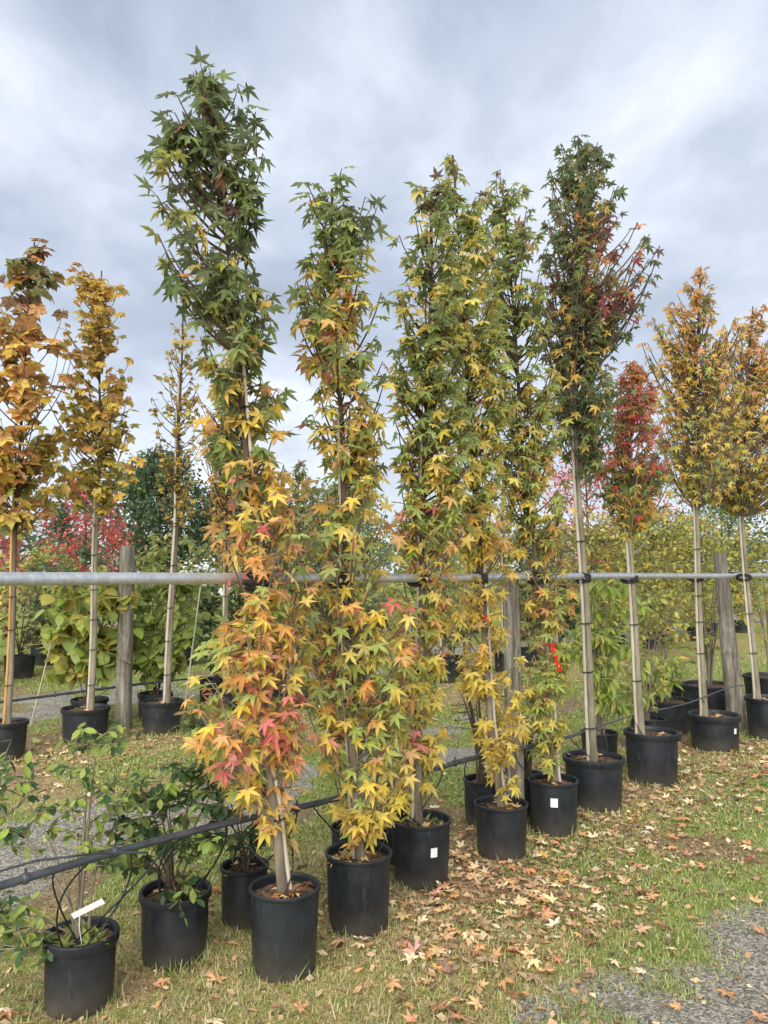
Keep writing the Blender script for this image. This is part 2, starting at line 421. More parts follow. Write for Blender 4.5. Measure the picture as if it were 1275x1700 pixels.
_r = random.Random(3)
STAR, MAPLE, HEART, OVAL, LANCE, TINY, DRY = [], [], [], [], [], [], []
for k in range(6):
    c = [0.12, 0.32, 0.5, 0.22, 0.62, 0.4][k]; fo = [0.05, 0.08, 0.03, 0.1, 0.06, 0.12][k]
    j = lambda a: a + _r.uniform(-5, 5)
    STAR.append(lobed([(j(112), .50, .085), (j(56), .70, .105), (j(0), .80, .115), (j(-56), .70, .105), (j(-112), .50, .085)], .235, .48, c, fo, _r, 0.80))
    MAPLE.append(lobed([(j(104), .52, .20), (j(52), .74, .26), (j(0), .82, .27), (j(-52), .74, .26), (j(-104), .52, .20)], .50, .36, c*.8, fo, _r, 0.72))
    HEART.append(simple([(0, .08), (-.0, .30), (.2, .46), (.45, .43), (.72, .25), (.98, .0)], .3, c*.6, fo, 1.0, .15))
    OVAL.append(simple([(0, .03), (.25, .24), (.6, .29), (.88, .16), (1.05, 0)], .12, c*.5, fo*1.5, 1.0))
    LANCE.append(simple([(0, .03), (.3, .19), (.65, .18), (1.0, .08), (1.25, 0)], .15, c*.5, fo*1.5, 1.0))
    TINY.append(simple([(0, .05), (.45, .34), (.9, .02)], 0, c*.5, fo, 1.0))
    DRY.append(lobed([(j(112), .50, .10), (j(56), .70, .12), (j(0), .80, .13), (j(-56), .70, .12), (j(-112), .50, .10)], .26, .45, [-.25, .12, -.45, .3, -.1, .45][k], fo*1.6, _r, 0.80))

def tri_pack(tpl):
    v, f, e = tpl; t = []
    for q in f:
        t.append((q[0], q[1], q[2]))
        if len(q) == 4 and q[3] != q[2]: t.append((q[0], q[2], q[3]))
    return np.array(v), np.array(t), np.array(e)
def leaf_meshes(kind, arr, mat):
    out = []
    for v, f, e in arr:
        v, t, e = tri_pack((v, f, e))
        me = bpy.data.meshes.new(kind); me.from_pydata([tuple(x) for x in v], [], [tuple(int(i) for i in x) for x in t]); me.update()
        at = me.attributes.new('edge', 'FLOAT', 'POINT'); at.data.foreach_set('value', e.astype(np.float32))
        me.materials.append(mat); out.append(me)
    return out
SH = {}
for nm, arr, mt in (('star', STAR, 'leaf'), ('maple', MAPLE, 'leaf'), ('heart', HEART, 'leaf'), ('oval', OVAL, 'leaf'), ('lance', LANCE, 'leaf'), ('tiny', TINY, 'leaf'), ('dry', DRY, 'dry_leaf')):
    SH[nm] = ([tri_pack(a) for a in arr], leaf_meshes(nm + '_leaf', arr, M[mt]))

def frame(tip, nrm):
    y = Vector(tip).normalized(); z = Vector(nrm); z = z - y*z.dot(y)
    if z.length < 1e-4: z = Vector((0.3, 0.1, 1)) - y*y.dot(Vector((0.3, 0.1, 1)))
    z.normalize(); x = y.cross(z)
    return x, y, z

def put_leaves(leaves, shape, parent, n_obj, name='leaf', mass_name='crown', mass_mat='leaf_mass', dry=False, score=None, cmat=None):
    """leaves: list of (pos, tip, normal, size, rgb). The n_obj largest in view become objects, the rest one mesh."""
    tpls, meshes = SH[shape]
    if score: leaves = sorted(leaves, key=score)
    rest = leaves[n_obj:]
    vs_, fs_, es_, cs_ = [], [], [], []; b = 0
    rr = random.Random(len(leaves))
    for (p, tip, nrm, s, rgb) in rest:
        x, y, z = frame(tip, nrm); v, t, e = tpls[rr.randrange(len(tpls))]
        Mx = np.array([x, y, z])*s
        vs_.append(v @ Mx + np.array(p)); fs_.append(t+b); es_.append(e); cs_.append(np.tile(rgb, (len(v), 1))); b += len(v)
    if rest:
        crown = np_mesh(mass_name, np.vstack(vs_), np.vstack(fs_), M[mass_mat], {'edge': np.concatenate(es_)}, np.vstack(cs_), parent)
        crown['kind'] = 'stuff'
    else:
        crown = parent
    for (p, tip, nrm, s, rgb) in leaves[:n_obj]:
        x, y, z = frame(tip, nrm)
        o = bpy.data.objects.new(name, meshes[rr.randrange(len(meshes))]); COL.objects.link(o); o.parent = crown
        m = Matrix.Identity(4)
        for i in range(3): m[i][0] = x[i]*s; m[i][1] = y[i]*s; m[i][2] = z[i]*s; m[i][3] = p[i]
        o.matrix_basis = m; o.color = (*rgb, 1)
    return crown

# ------------------------------------------------------------------ palette
PAL = {k: lin(v) for k, v in dict(dg='6a7a4e', g='8a9b58', lg='b2be6a', yg='c3bd62', y='ead36c', gold='e0bd5f', o='e6b26e', orr='e29a6a', r='d4675a', pink='e28c84',
       pur='7d564f', br='a47c5c', olive='96955a', crim='b84a4e', pale='cfc770', fresh='a6ba5e', deep='435a3c', holly='4e6e48', rust='d09c62').items()}
def palette(stops):
    """stops: list of (z, {colour: weight}); picks a colour for a height"""
    def pick(z, rng):
        st = sorted(stops, key=lambda a: a[0])
        z += rng.gauss(0, .12)
        if z <= st[0][0]: d = st[0][1]
        elif z >= st[-1][0]: d = st[-1][1]
        else:
            for (z0, d0), (z1, d1) in zip(st, st[1:]):
                if z0 <= z <= z1:
                    d = d1 if rng.random() < (z-z0)/(z1-z0) else d0; break
        k = rng.choices(list(d.keys()), list(d.values()))[0]
        return PAL[k]
    return pick

# ------------------------------------------------------------------ pots
def add_pot(parent, r, h, rng, lip=0.007, band=0.014, sticker=None, soil_col=None, litter=10, taper=0.87, notch=False):
    ph = rng.uniform(0, 6); am = rng.uniform(.004, .012)
    wob = lambda a, z: 1 + am*math.sin(2*a+ph)*(z/h) + am*.5*math.sin(3*a-ph)
    rb = r*taper; zi = h-0.042
    mb = MB(); ro = r-lip
    rt = lambda z: rb + (ro-rb)*z/h
    mb.lathe([(0.001, 0.004), (rb*.9, 0.0), (rb-.006, .002), (rb, .012), (rt(h*.3), h*.3), (rt(h*.3)+.0015, h*.3+.004), (rt(h*.62), h*.62), (rt(h-band), h-band), (ro, h-.004),
              (ro-.006, h-.004), (rt(zi)-.007, zi-.02), (rt(zi)-.03, zi-.03)], 44, wob=wob)
    pot = mb.build('pot', M['pot'], parent)
    mb = MB()
    mb.lathe([(ro-.001, h-band-.003), (r-.002, h-band-.003), (r, h-band), (r, h-.003), (r-.003, h), (ro-.004, h), (ro-.007, h-.004), (ro-.008, h-band)], 44, wob=wob)
    rim = mb.build('rim', M['pot'], pot)
    if notch:
        mb = MB(); a = -0.7
        for k in range(2): mb.box(((r+.004)*math.cos(a+.22*k), (r+.004)*math.sin(a+.22*k), h-.03), (.02, .012, .05), Matrix.Rotation(a+.22*k, 3, 'Z'))
        mb.build('handle', M['pot'], pot, smooth=False)
    # soil with crumbs
    mb = MB(); vs_, fs_ = [], []; nr, ns = 8, 30; rs = rt(zi)-.004
    vs_.append((0, 0, zi+.012))
    for i in range(1, nr+1):
        for k in range(ns):
            a = 2*math.pi*k/ns; q = rs*i/nr*wob(a, zi)
            vs_.append((q*math.cos(a), q*math.sin(a), zi + rng.uniform(-.006, .008) + .012*(1-(i/nr)**2)))
    for k in range(ns): fs_.append((0, 1+k, 1+(k+1) % ns))
    for i in range(nr-1):
        for k in range(ns):
            a = 1+i*ns+k; b_ = 1+i*ns+(k+1) % ns; fs_.append((a, a+ns, b_+ns, b_))
    mb.add(vs_, fs_); mb.build('soil', M['soil'], parent)
    if litter:
        lv = []
        for i in range(litter):
            a = rng.uniform(0, 6.28); q = rs*.72*math.sqrt(rng.random()); d = rng.uniform(0, 6.28)
            lv.append(((q*math.cos(a), q*math.sin(a), zi+.022), (math.cos(d), math.sin(d), rng.uniform(-.1, .2)), (rng.uniform(-.4, .4), rng.uniform(-.4, .4), 1), rng.uniform(.05, .085),
                       hsvj(rng.choice([lin('c4a277'), lin('8d6540'), lin('caa878'), lin('6b4a34')]), rng)))
        put_leaves(lv, 'dry', parent, 0, mass_name='leaf_litter', mass_mat='dry_mass')
    if sticker:
        an, zc, w_, h_ = sticker
        rr_ = rt(zc)+.0022; mb = MB(); n = 4; half = w_/2/rr_
        vs_ = []
        for zq in (zc-h_/2, zc+h_/2):
            for k in range(n+1):
                a = an-half+2*half*k/n; q = (rr_+(zq-zc)*(ro-rb)/h)*wob(a, zq)
                vs_.append((q*math.cos(a), q*math.sin(a), zq))
        fs_ = [(k, k+1, n+2+k, n+1+k) for k in range(n)]
        mb.add(vs_, fs_); s = mb.build('sticker', M['white'], pot); s['label'] = 'small white paper sticker on the pot wall'
    return zi

# ------------------------------------------------------------------ trees
def interp(tab, z, col):
    zs = [r_[0] for r_ in tab]; return float(np.interp(z, zs, [r_[col] for r_ in tab]))

def make_tree(name, label, base, path, prof, n_leaf, size, stops, shape='star', group=None, pot=(.16, .34), n_obj=300, seed=1,
              bark='bark', r0=.02, cane=None, ties=(), rail_tie=None, pot_kw=None, open_=0.0, per=7, ribbon=None, extra=None, droop=.75, cat='tree', depth_k=1.0, lean_y=None, dens=2.1, low=.85, rail_gap=False):
    """path: [(x,z)] of the stem in world x; prof: [(z, cx, r)] of the crown in world x"""
    rng = random.Random(seed); bx, by = base; root = thing(name, (bx, by, -.012), label, cat, group)
    zi = add_pot(root, pot[0], pot[1], rng, **(pot_kw or {}))
    path = [(x-bx, z) for x, z in path]; path[0] = (path[0][0], zi-.04)
    tx = lambda z: float(np.interp(z, [p[1] for p in path], [p[0] for p in path]))
    ty = lambda z: (lean_y or 0)*(z-zi)
    prof = [(z, cx-bx, r_) for z, cx, r_ in prof]
    n_leaf = int(n_leaf*dens); size = size*.89
    ztop = prof[-1][0]; zbot = prof[0][0]; pk = palette(stops)
    # stem
    mb = MB(); zs = np.linspace(zi-.04, ztop-.04, 34); wx = rng.uniform(0, 6)
    stem = lambda z: Vector((tx(z) + .006*math.sin(3.1*z+wx), ty(z) + .006*math.cos(2.7*z+wx), z))
    rad = lambda z: r0*(1-.80*((z-zi)/(ztop-zi))**0.9) + .0022 + (0.006*max(0, 1-(z-zi)/.08))
    mb.tube([stem(z) for z in zs], [max(.002, rad(max(z, zi))) for z in zs], 9)
    # shoots and leaves
    leaves = []; zgrid = np.linspace(zbot, ztop, 80); wts = [max(.03, interp(prof, z, 2))*float(np.interp(z, [1.3, 1.9], [low, 1])) for z in zgrid]; n_leaf = int(n_leaf*sum(wts)/sum(max(.03, interp(prof, z, 2)) for z in zgrid))
    nsh = max(6, n_leaf//per)
    ph = rng.uniform(0, 6)
    cells = {}; p1, p2, p3 = (rng.uniform(0, 6.28) for _ in range(3)); lump = .34 if open_ else .16
    bulge = lambda a, z: max(.35, 1 + lump*(.6*math.sin(2*a+4.1*z+p1) + .5*math.sin(3*a-7.3*z+p2) + .5*math.sin(a+11*z+p3)))
    for i in range(nsh):
        z = rng.choices(zgrid, wts)[0] + rng.uniform(-.03, .03); cx = interp(prof, z, 1); rp = interp(prof, z, 2)
        ph += 2.399; a = ph + rng.uniform(-.4, .4)
        re = max(.03, rp - .25*size); rf = re*bulge(a, z)*(rng.random()**.45)*(1.25 if open_ and rng.random() < .05 else 1)
        tgt = Vector((cx + rf*math.cos(a), ty(z) + rf*depth_k*math.sin(a), z))
        rise = rng.uniform(.5, 1.25)*max(.10, rf*1.5 + abs(cx-tx(z))*.5)
        zb = max(zbot-.25, zi+.05, z-rise); st = stem(min(zb, ztop-.06))
        ctrl = st.lerp(tgt, .5) + Vector((math.cos(a)*.25*rf, math.sin(a)*.25*rf, -.12*rise)) if open_ < .5 else st.lerp(tgt, .45) + Vector((math.cos(a)*.3*rf, math.sin(a)*.3*rf, -.1*rise))
        pts = bez(st, ctrl, tgt, 6)
        rb = min(rad(zb)*.6, .0035 + .012*(tgt-st).length*.5)
        mb.tube(pts, [rb*(1-.7*q/5)+.0008 for q in range(6)], 4, cap=False)
        key = (round(tgt.x*4), round(tgt.y*4), round(z*4))
        if key not in cells: cells[key] = pk(z, rng)
        ccol = cells[key]
        for k in range(per):
            u = 1.0 if k == 0 else rng.uniform(.30, 1.0)
            q = u*5; i0 = min(4, int(q)); p = pts[i0].lerp(pts[i0+1], q-i0)
            if rail_tie and 1.60 < p.z < 1.80 and rng.random() < .6 and rail_gap: continue
            az = a + rng.gauss(0, 1.5); out = Vector((math.cos(az), math.sin(az), 0))
            s = size*rng.choice((rng.uniform(.62, .85), rng.uniform(.85, 1.12), rng.uniform(.9, 1.2)))
            dr = rng.gauss(droop-.12, .55)
            tip = out*math.cos(dr) - Vector((0, 0, 1))*math.sin(dr)
            nrm = out*math.sin(dr)*rng.uniform(.5, 1.2) + Vector((0, 0, 1))*(math.cos(dr)+.15) + Vector((rng.gauss(0, .42), rng.gauss(0, .42), rng.gauss(0, .25)))
            base_c = ccol if rng.random() < .34 else pk(p.z, rng)
            if extra:
                ex = extra(p.x+bx, p.z, rng)
                if ex: base_c = ex
            leaves.append((tuple(p), tip, nrm, s, hsvj(base_c, rng)))
    mb.build('trunk', M[bark], root)
    # bamboo cane and its ties
    if cane:
        coff, ctop, cr, cm = cane
        mbc = MB(); pts = []; rr_ = []
        off = lambda z: Vector((coff*1.0, -.012, 0))
        z = zi-.03
        zs2 = np.arange(z, ctop, .05)
        for j, z in enumerate(zs2):
            pts.append(stem(min(z, ztop-.1)) + Vector((math.copysign(rad(max(z, zi))+cr-.001, coff), -.004, 0)) if z < ztop-.1 else stem(ztop-.1)+Vector((math.copysign(.012, coff), 0, z-ztop+.1)))
            rr_.append(cr*(1.18 if j % 6 == 3 else 1.0)*(1-.15*j/len(zs2)))
        mbc.tube(pts, rr_, 8); mbc.build('stake', M[cm], root)
        for zt in ties:
            c = stem(zt); rt_ = rad(zt); mt = MB(); h_ = .011
            mid = c + Vector((math.copysign(cr, coff), -.002, 0)); ax = rt_+cr+.002; ay = max(rt_, cr)+.003
            loop = [mid + Vector((ax*math.cos(t_), ay*math.sin(t_), .004*math.sin(t_+1))) for t_ in [2*math.pi*q/14 for q in range(14)]]
            mt.tube(loop, .0042, 6, closed=True)
            tail = loop[10]; mt.tube([tail, tail + Vector((.012, -.016, .004)), tail + Vector((.02, -.03, -.004))], [.004, .003, .002], 5)
            mt.build('tie', M['rubber'], root)
    if rail_tie:
        zr, sgn = rail_tie; c = stem(zr); mt = MB()
        n3 = Vector((RN[0], RN[1], 0)); d3 = Vector((RD[0], RD[1], 0)); ctr = c + n3*.03
        for qd in (1, -1):
            dg = (d3*.72 + Vector((0, 0, .7*qd))).normalized()
            for off_ in (-.008, .008):
                loop = [ctr + n3*(.072*math.cos(t_)) + dg*(.040*math.sin(t_)) + Vector((0, 0, off_)) for t_ in [2*math.pi*q/18 for q in range(18)]]
                mt.tube(loop, .0075, 6, closed=True)
        mt.build('rail_tie', M['rubber'], root)
    if ribbon:
        zr, dx, ln = ribbon; c = stem(zr); mr = MB(); ring = [c + Vector((.03*math.cos(t_), .03*math.sin(t_), 0)) for t_ in [2*math.pi*q/12 for q in range(12)]]
        mr.tube(ring, .005, 5, closed=True)
        wv = []
        for q in range(8):
            u = q/7; p = c + Vector((dx*(.6+.4*u)-.01*math.sin(u*5), -.03-.07*min(1, 2.5*u)-.01*math.sin(u*4), -ln*u)); tw = .3*math.sin(u*3)
            for e_ in (-.012, .012):
                for th in (-.0006, .0006): wv.append(tuple(p + Vector((e_*math.cos(tw), e_*math.sin(tw)+th, 0))))
        fs_ = []
        for q in range(7):
            a = q*4; b_ = a+4; fs_ += [(a, a+2, b_+2, b_), (a+1, b_+1, b_+3, a+3), (a, b_, b_+1, a+1), (a+2, a+3, b_+3, b_+2)]
        mr.add(wv, fs_); mr.build('ribbon', M['ribbon'], root, smooth=False)['label'] = 'bright red ribbon tied to the stem'
    fx = Vector((bx, by, 0)).normalized()
    sc = lambda L: (L[0][0]*fx.x + L[0][1]*fx.y) - .06*L[3]/size - .12*abs(Vector(L[2]).normalized().dot(-fx)) 
    put_leaves(leaves, shape, root, n_obj, score=sc)
    return root

STAR_GROUP = 'potted sweetgums tied to the front rail'
SBAND = dict(lip=.013, band=.035)
make_tree('potted_sweetgum_tree', 'tallest leaning sweetgum in black pot, dark green top and orange lower leaves', (-.42, 3.38),
  [(-.42, .31), (-.46, .65), (-.50, .85), (-.53, 1.27), (-.55, 1.63), (-.60, 2.04), (-.64, 2.57), (-.73, 3.39), (-.82, 4.0)],
  [(.56, -.47, .08), (.64, -.47, .11), (.72, -.50, .07), (.86, -.55, .18), (1.01, -.61, .30), (1.22, -.58, .31), (1.40, -.55, .29), (1.60, -.51, .25), (1.79, -.48, .28), (2.0, -.54, .17), (2.16, -.59, .17), (2.32, -.61, .18),
   (2.54, -.63, .19), (2.76, -.68, .23), (2.95, -.75, .29), (3.14, -.78, .30), (3.43, -.79, .27), (3.75, -.81, .26), (3.88, -.80, .18), (3.97, -.82, .08)],
  900, .125, [(.5, dict(y=.7, gold=.15, o=.05, lg=.1)), (.82, dict(y=.55, gold=.2, o=.15, lg=.1)), (1.05, dict(o=.36, orr=.2, pink=.08, r=.03, y=.2, lg=.14)), (1.5, dict(y=.32, gold=.12, o=.24, lg=.2, pink=.09)), (1.95, dict(y=.3, gold=.12, o=.26, g=.2, pink=.08)),
   (2.45, dict(g=.35, gold=.25, dg=.15, y=.12, orr=.08)), (2.8, dict(dg=.4, g=.3, gold=.15, yg=.1, orr=.03)), (3.3, dict(dg=.55, g=.26, yg=.06, pur=.06, gold=.07)), (4.0, dict(dg=.68, g=.2, pur=.08, br=.04))],
  pot=(.151, .345), seed=11, rail_gap=True, group=STAR_GROUP, r0=.021, cane=(.02, 2.9, .008, 'cane'), ties=(.62, 1.0, 2.05, 2.4), rail_tie=(1.63, 1), ribbon=(1.33, -.05, .10), pot_kw=dict(litter=16))
make_tree('potted_sweetgum_tree', 'slender sweetgum with green tip and one red leaf sticking out, beside the leaning one', (-.12, 3.78),
  [(-.11, .3), (-.14, .66), (-.17, 1.22), (-.20, 1.8), (-.21, 2.4), (-.25, 3.01), (-.27, 3.7)],
  [(.51, -.10, .12), (.71, -.06, .25), (.93, -.10, .31), (1.16, -.13, .33), (1.39, -.15, .34), (1.63, -.15, .34), (1.86, -.16, .33), (2.1, -.14, .27), (2.4, -.18, .27), (2.71, -.20, .27), (3.01, -.22, .28), (3.33, -.22, .28), (3.56, -.25, .22), (3.66, -.27, .16)],
  820, .122, [(.6, dict(y=.6, gold=.1, lg=.25, o=.05)), (1.1, dict(y=.4, lg=.32, o=.14, pink=.1)), (1.6, dict(y=.34, lg=.32, o=.2, pink=.1)), (2.2, dict(y=.34, g=.25, lg=.15, gold=.14, o=.1)), (2.7, dict(y=.3, o=.24, g=.26, lg=.14, pink=.06)),
   (3.15, dict(g=.38, yg=.2, o=.14, y=.2, pink=.03)), (3.40, dict(g=.75, lg=.14, orr=.06)), (3.7, dict(g=.85, dg=.1, pur=.04))],
  pot=(.160, .345), seed=12, rail_gap=True, group=STAR_GROUP, r0=.021, cane=(-.02, 2.5, .008, 'cane'), ties=(.7, 1.05, 1.35, 2.0), rail_tie=(1.63, 1), low=.95, pot_kw=dict(litter=14),
  extra=lambda x, z, g: (PAL['r'] if (x > .0 and 3.24 < z < 3.33 and g.random() < .35) else None))
make_tree('potted_sweetgum_tree', 'sweetgum with green upper crown, weedy black pot bearing a white sticker', (.20, 4.31),
  [(.19, .27), (.20, 1.17), (.21, 1.82), (.25, 2.67), (.27, 3.36), (.27, 3.9)],
  [(.52, .15, .12), (.84, .16, .18), (1.16, .20, .20), (1.49, .23, .25), (1.82, .26, .25), (2.16, .28, .26), (2.5, .28, .27), (2.99, .28, .28), (3.38, .29, .27), (3.77, .29, .23), (3.9, .27, .15)],
  900, .118, [(.6, dict(y=.7, lg=.25)), (1.2, dict(y=.5, o=.12, lg=.28, pink=.06)), (1.7, dict(y=.44, lg=.26, o=.2, pink=.05)), (2.3, dict(y=.38, g=.3, lg=.2, gold=.1)), (2.9, dict(g=.5, lg=.22, y=.25)), (3.4, dict(g=.5, y=.26, yg=.12, dg=.08)), (3.8, dict(g=.72, dg=.2, pur=.04))],
  pot=(.166, .335), seed=13, rail_gap=True, group=STAR_GROUP, r0=.021, cane=(-.02, 2.6, .008, 'cane'), ties=(.75, 1.15, 2.0), rail_tie=(1.63, 1), pot_kw=dict(sticker=(-1.15, .2, .038, .048), litter=6))
make_tree('potted_sweetgum_tree', 'bright yellow-skirted sweetgum in plain black pot before the grey post', (.70, 4.72),
  [(.70, .26), (.64, .76), (.61, 1.47), (.56, 2.03), (.50, 3.35), (.43, 4.38)],
  [(.49, .71, .13), (.69, .64, .24), (.93, .64, .23), (1.29, .61, .21), (1.66, .62, .22), (2.03, .58, .24), (2.59, .57, .27), (3.16, .56, .26), (3.74, .53, .21), (4.12, .47, .13), (4.37, .43, .05)],
  880, .115, [(.7, dict(y=.85, gold=.12)), (1.2, dict(y=.75, gold=.15, o=.08)), (1.8, dict(y=.55, gold=.2, o=.15, lg=.1)), (2.5, dict(y=.42, lg=.35, yg=.2)), (3.2, dict(lg=.35, g=.3, y=.28)), (4.2, dict(g=.55, yg=.3, y=.1))],
  pot=(.161, .30), seed=14, rail_gap=True, group=STAR_GROUP, r0=.021, cane=(.02, 2.6, .008, 'cane'), ties=(.6, 1.1, 2.1), rail_tie=(1.63, 1), pot_kw=dict(litter=8), ribbon=(1.40, .02, .04))
make_tree('potted_sweetgum_tree', 'olive-green sweetgum with hanging red ribbon, white-stickered pot', (1.10, 5.13),
  [(1.12, .31), (1.08, 1.07), (1.05, 1.58), (.96, 2.05), (.88, 3.48), (.82, 4.38)],
  [(.49, 1.05, .14), (.88, 1.02, .17), (1.26, 1.07, .18), (1.66, 1.06, .20), (2.06, 1.02, .24), (2.46, .99, .29), (2.87, .94, .30), (3.28, .88, .30), (3.7, .87, .29), (4.21, .85, .24), (4.39, .85, .15)],
  980, .114, [(.6, dict(lg=.4, yg=.3, y=.25)), (1.2, dict(lg=.4, yg=.3, o=.15, g=.1)), (2.0, dict(lg=.3, y=.32, o=.18, g=.15)), (2.7, dict(g=.32, lg=.34, y=.16, yg=.12, pink=.03)), (3.5, dict(g=.5, lg=.3, gold=.1)), (4.3, dict(g=.42, yg=.2, pur=.14, orr=.1))],
  pot=(.164, .33), seed=15, rail_gap=True, group=STAR_GROUP, r0=.02, cane=(.02, 1.3, .009, 'cane'), ties=(.55, .95), rail_tie=(1.63, 1), pot_kw=dict(sticker=(-1.75, .22, .045, .055), litter=7), ribbon=(1.2, .05, .17))
make_tree('potted_sweetgum_tree', 'tall clear-stemmed sweetgum with dense dark green crown and maroon patch', (1.51, 5.67),
  [(1.52, .31), (1.48, 1.44), (1.45, 2.1), (1.42, 3.22), (1.47, 4.2), (1.50, 5.03)],
  [(2.50, 1.54, .10), (2.68, 1.52, .25), (3.0, 1.49, .31), (3.41, 1.50, .33), (3.68, 1.58, .42), (4.06, 1.60, .46), (4.29, 1.52, .36), (4.62, 1.52, .32), (4.86, 1.54, .26), (5.03, 1.5, .05)],
  1150, .112, [(2.6, dict(dg=.55, g=.3, gold=.12)), (3.1, dict(dg=.5, g=.2, gold=.2, yg=.06)), (3.6, dict(dg=.5, g=.14, gold=.2, pur=.1)), (4.2, dict(dg=.52, pur=.14, orr=.08, gold=.12, g=.1)), (4.6, dict(dg=.7, g=.2, gold=.08)), (5.0, dict(dg=.85, g=.15))],
  pot=(.215, .35), seed=16, group=STAR_GROUP, bark='bark_pale', r0=.026, cane=(-.02, 3.6, .012, 'cane'), ties=(.55, .95, 1.3, 1.9), rail_tie=(1.63, 1), pot_kw=dict(litter=6, **SBAND),
  extra=lambda x, z, g: (g.choice([PAL['pur'], PAL['crim'], PAL['orr'], PAL['r']]) if (1.55 < x < 1.85 and 3.55 < z < 4.35 and g.random() < .62) else None))
make_tree('potted_sweetgum_tree', 'small-crowned sweetgum with crimson leaves over green, on paired grey stems', (2.15, 6.31),
  [(2.08, .35), (2.01, 2.05), (2.08, 3.46)],
  [(2.05, 2.04, .08), (2.3, 2.06, .25), (2.55, 2.08, .34), (2.79, 2.08, .31), (3.15, 2.10, .21), (3.45, 2.08, .10)],
  560, .112, [(2.1, dict(gold=.5, g=.35, y=.15)), (2.4, dict(g=.5, gold=.25, dg=.15)), (2.62, dict(r=.28, g=.32, pur=.1, orr=.15, gold=.12)), (2.85, dict(r=.28, crim=.08, pink=.18, orr=.2, g=.22, pur=.06)), (3.2, dict(r=.22, pink=.1, orr=.28, rust=.25, g=.1)), (3.4, dict(orr=.5, rust=.3, r=.2))],
  pot=(.214, .40), seed=17, group=STAR_GROUP, bark='bark_pale', r0=.026, cane=(-.02, 2.4, .012, 'cane'), ties=(.8, 1.25), rail_tie=(1.62, 1), pot_kw=dict(litter=5, notch=True, **SBAND))
make_tree('potted_sweetgum_tree', 'round-headed golden sweetgum on clear stem, wide-rimmed pot with white tag', (3.15, 7.47),
  [(3.06, .32), (3.04, 2.58), (3.08, 3.6), (3.17, 4.74)],
  [(2.53, 3.10, .20), (2.89, 3.10, .46), (3.24, 3.10, .56), (3.72, 3.03, .48), (4.27, 3.02, .34), (4.51, 3.12, .17), (4.76, 3.18, .06)],
  1050, .105, [(2.6, dict(y=.5, gold=.2, lg=.25)), (3.2, dict(y=.4, gold=.3, lg=.2, o=.1)), (3.8, dict(gold=.5, o=.2, g=.2, rust=.1)), (4.3, dict(o=.35, gold=.3, g=.15, rust=.15)), (4.7, dict(o=.5, rust=.4))],
  pot=(.239, .33), seed=18, group=STAR_GROUP, bark='bark_pale', r0=.026, cane=(-.02, 2.4, .012, 'cane'), ties=(.9, 1.2, 1.45, 1.9), rail_tie=(1.62, 1), open_=1, pot_kw=dict(sticker=(-1.0, .2, .035, .05), litter=5, lip=.022, band=.05))
make_tree('potted_sweetgum_tree', 'golden and rust sweetgum on clear stem just past the thick post', (3.92, 8.0),
  [(3.83, .34), (3.72, 2.52), (3.82, 3.4), (3.93, 4.5)],
  [(2.5, 3.88, .30), (2.78, 3.9, .6), (3.22, 3.88, .68), (3.73, 3.94, .58), (4.25, 3.96, .37), (4.54, 3.93, .11)],
  1050, .108, [(2.6, dict(y=.6, gold=.2, lg=.15)), (3.2, dict(y=.4, gold=.25, o=.15, lg=.15, rust=.05)), (3.8, dict(o=.35, gold=.3, rust=.2, olive=.12)), (4.4, dict(o=.4, rust=.4, g=.1))],
  pot=(.215, .40), seed=19, group=STAR_GROUP, bark='bark_pale', r0=.026, cane=(-.02, 2.3, .012, 'cane'), ties=(.85, 1.25), rail_tie=(1.62, 1), open_=1, pot_kw=dict(litter=4, **SBAND))

BACK_GROUP = 'potted trees in the second row'
make_tree('potted_plane_tree', 'plane tree with large rusty orange lobed leaves on golden stake', (-3.42, 7.1),
  [(-3.40, .31), (-3.40, 3.02), (-3.33, 4.85)],
  [(2.26, -3.48, .24), (2.6, -3.48, .42), (3.04, -3.44, .52), (3.61, -3.46, .52), (4.07, -3.46, .42), (4.53, -3.38, .32), (4.85, -3.27, .08)],
  560, .23, [(2.4, dict(y=.5, lg=.2, rust=.2)), (3.0, dict(gold=.5, rust=.2, o=.2, lg=.1)), (3.6, dict(rust=.35, gold=.4, o=.2, olive=.1)), (4.2, dict(rust=.5, br=.15, olive=.25, o=.1)), (4.8, dict(olive=.5, br=.3))],
  shape='maple', pot=(.185, .33), n_obj=300, seed=21, group=BACK_GROUP, r0=.022, cane=(-.02, 2.6, .013, 'cane_gold'), ties=(.65, 1.15, 1.45, 2.1), open_=1, dens=.95, per=5, droop=.6, pot_kw=dict(litter=4, **SBAND))
make_tree('potted_tulip_tree', 'upright golden-leaved tree on grey stake left of the weathered post', (-2.98, 7.82),
  [(-2.92, .26), (-2.92, 2.56), (-2.96, 4.88)],
  [(2.39, -2.97, .18), (2.76, -2.95, .42), (3.19, -2.96, .47), (3.57, -2.95, .44), (4.07, -2.97, .33), (4.58, -3.0, .32), (4.86, -3.12, .11)],
  760, .155, [(2.4, dict(y=.6, lg=.2, gold=.2)), (3.0, dict(y=.5, gold=.25, yg=.2, rust=.1)), (3.8, dict(gold=.6, y=.2, rust=.1, olive=.12)), (4.6, dict(gold=.75, rust=.15))],
  shape='maple', pot=(.235, .33), n_obj=300, seed=22, group=BACK_GROUP, bark='bark_pale', r0=.024, cane=(-.02, 2.5, .013, 'cane'), ties=(.55, .9, 1.2, 1.5, 1.85, 2.15), open_=1, dens=1.3, per=6, droop=.6, pot_kw=dict(litter=4, **SBAND))
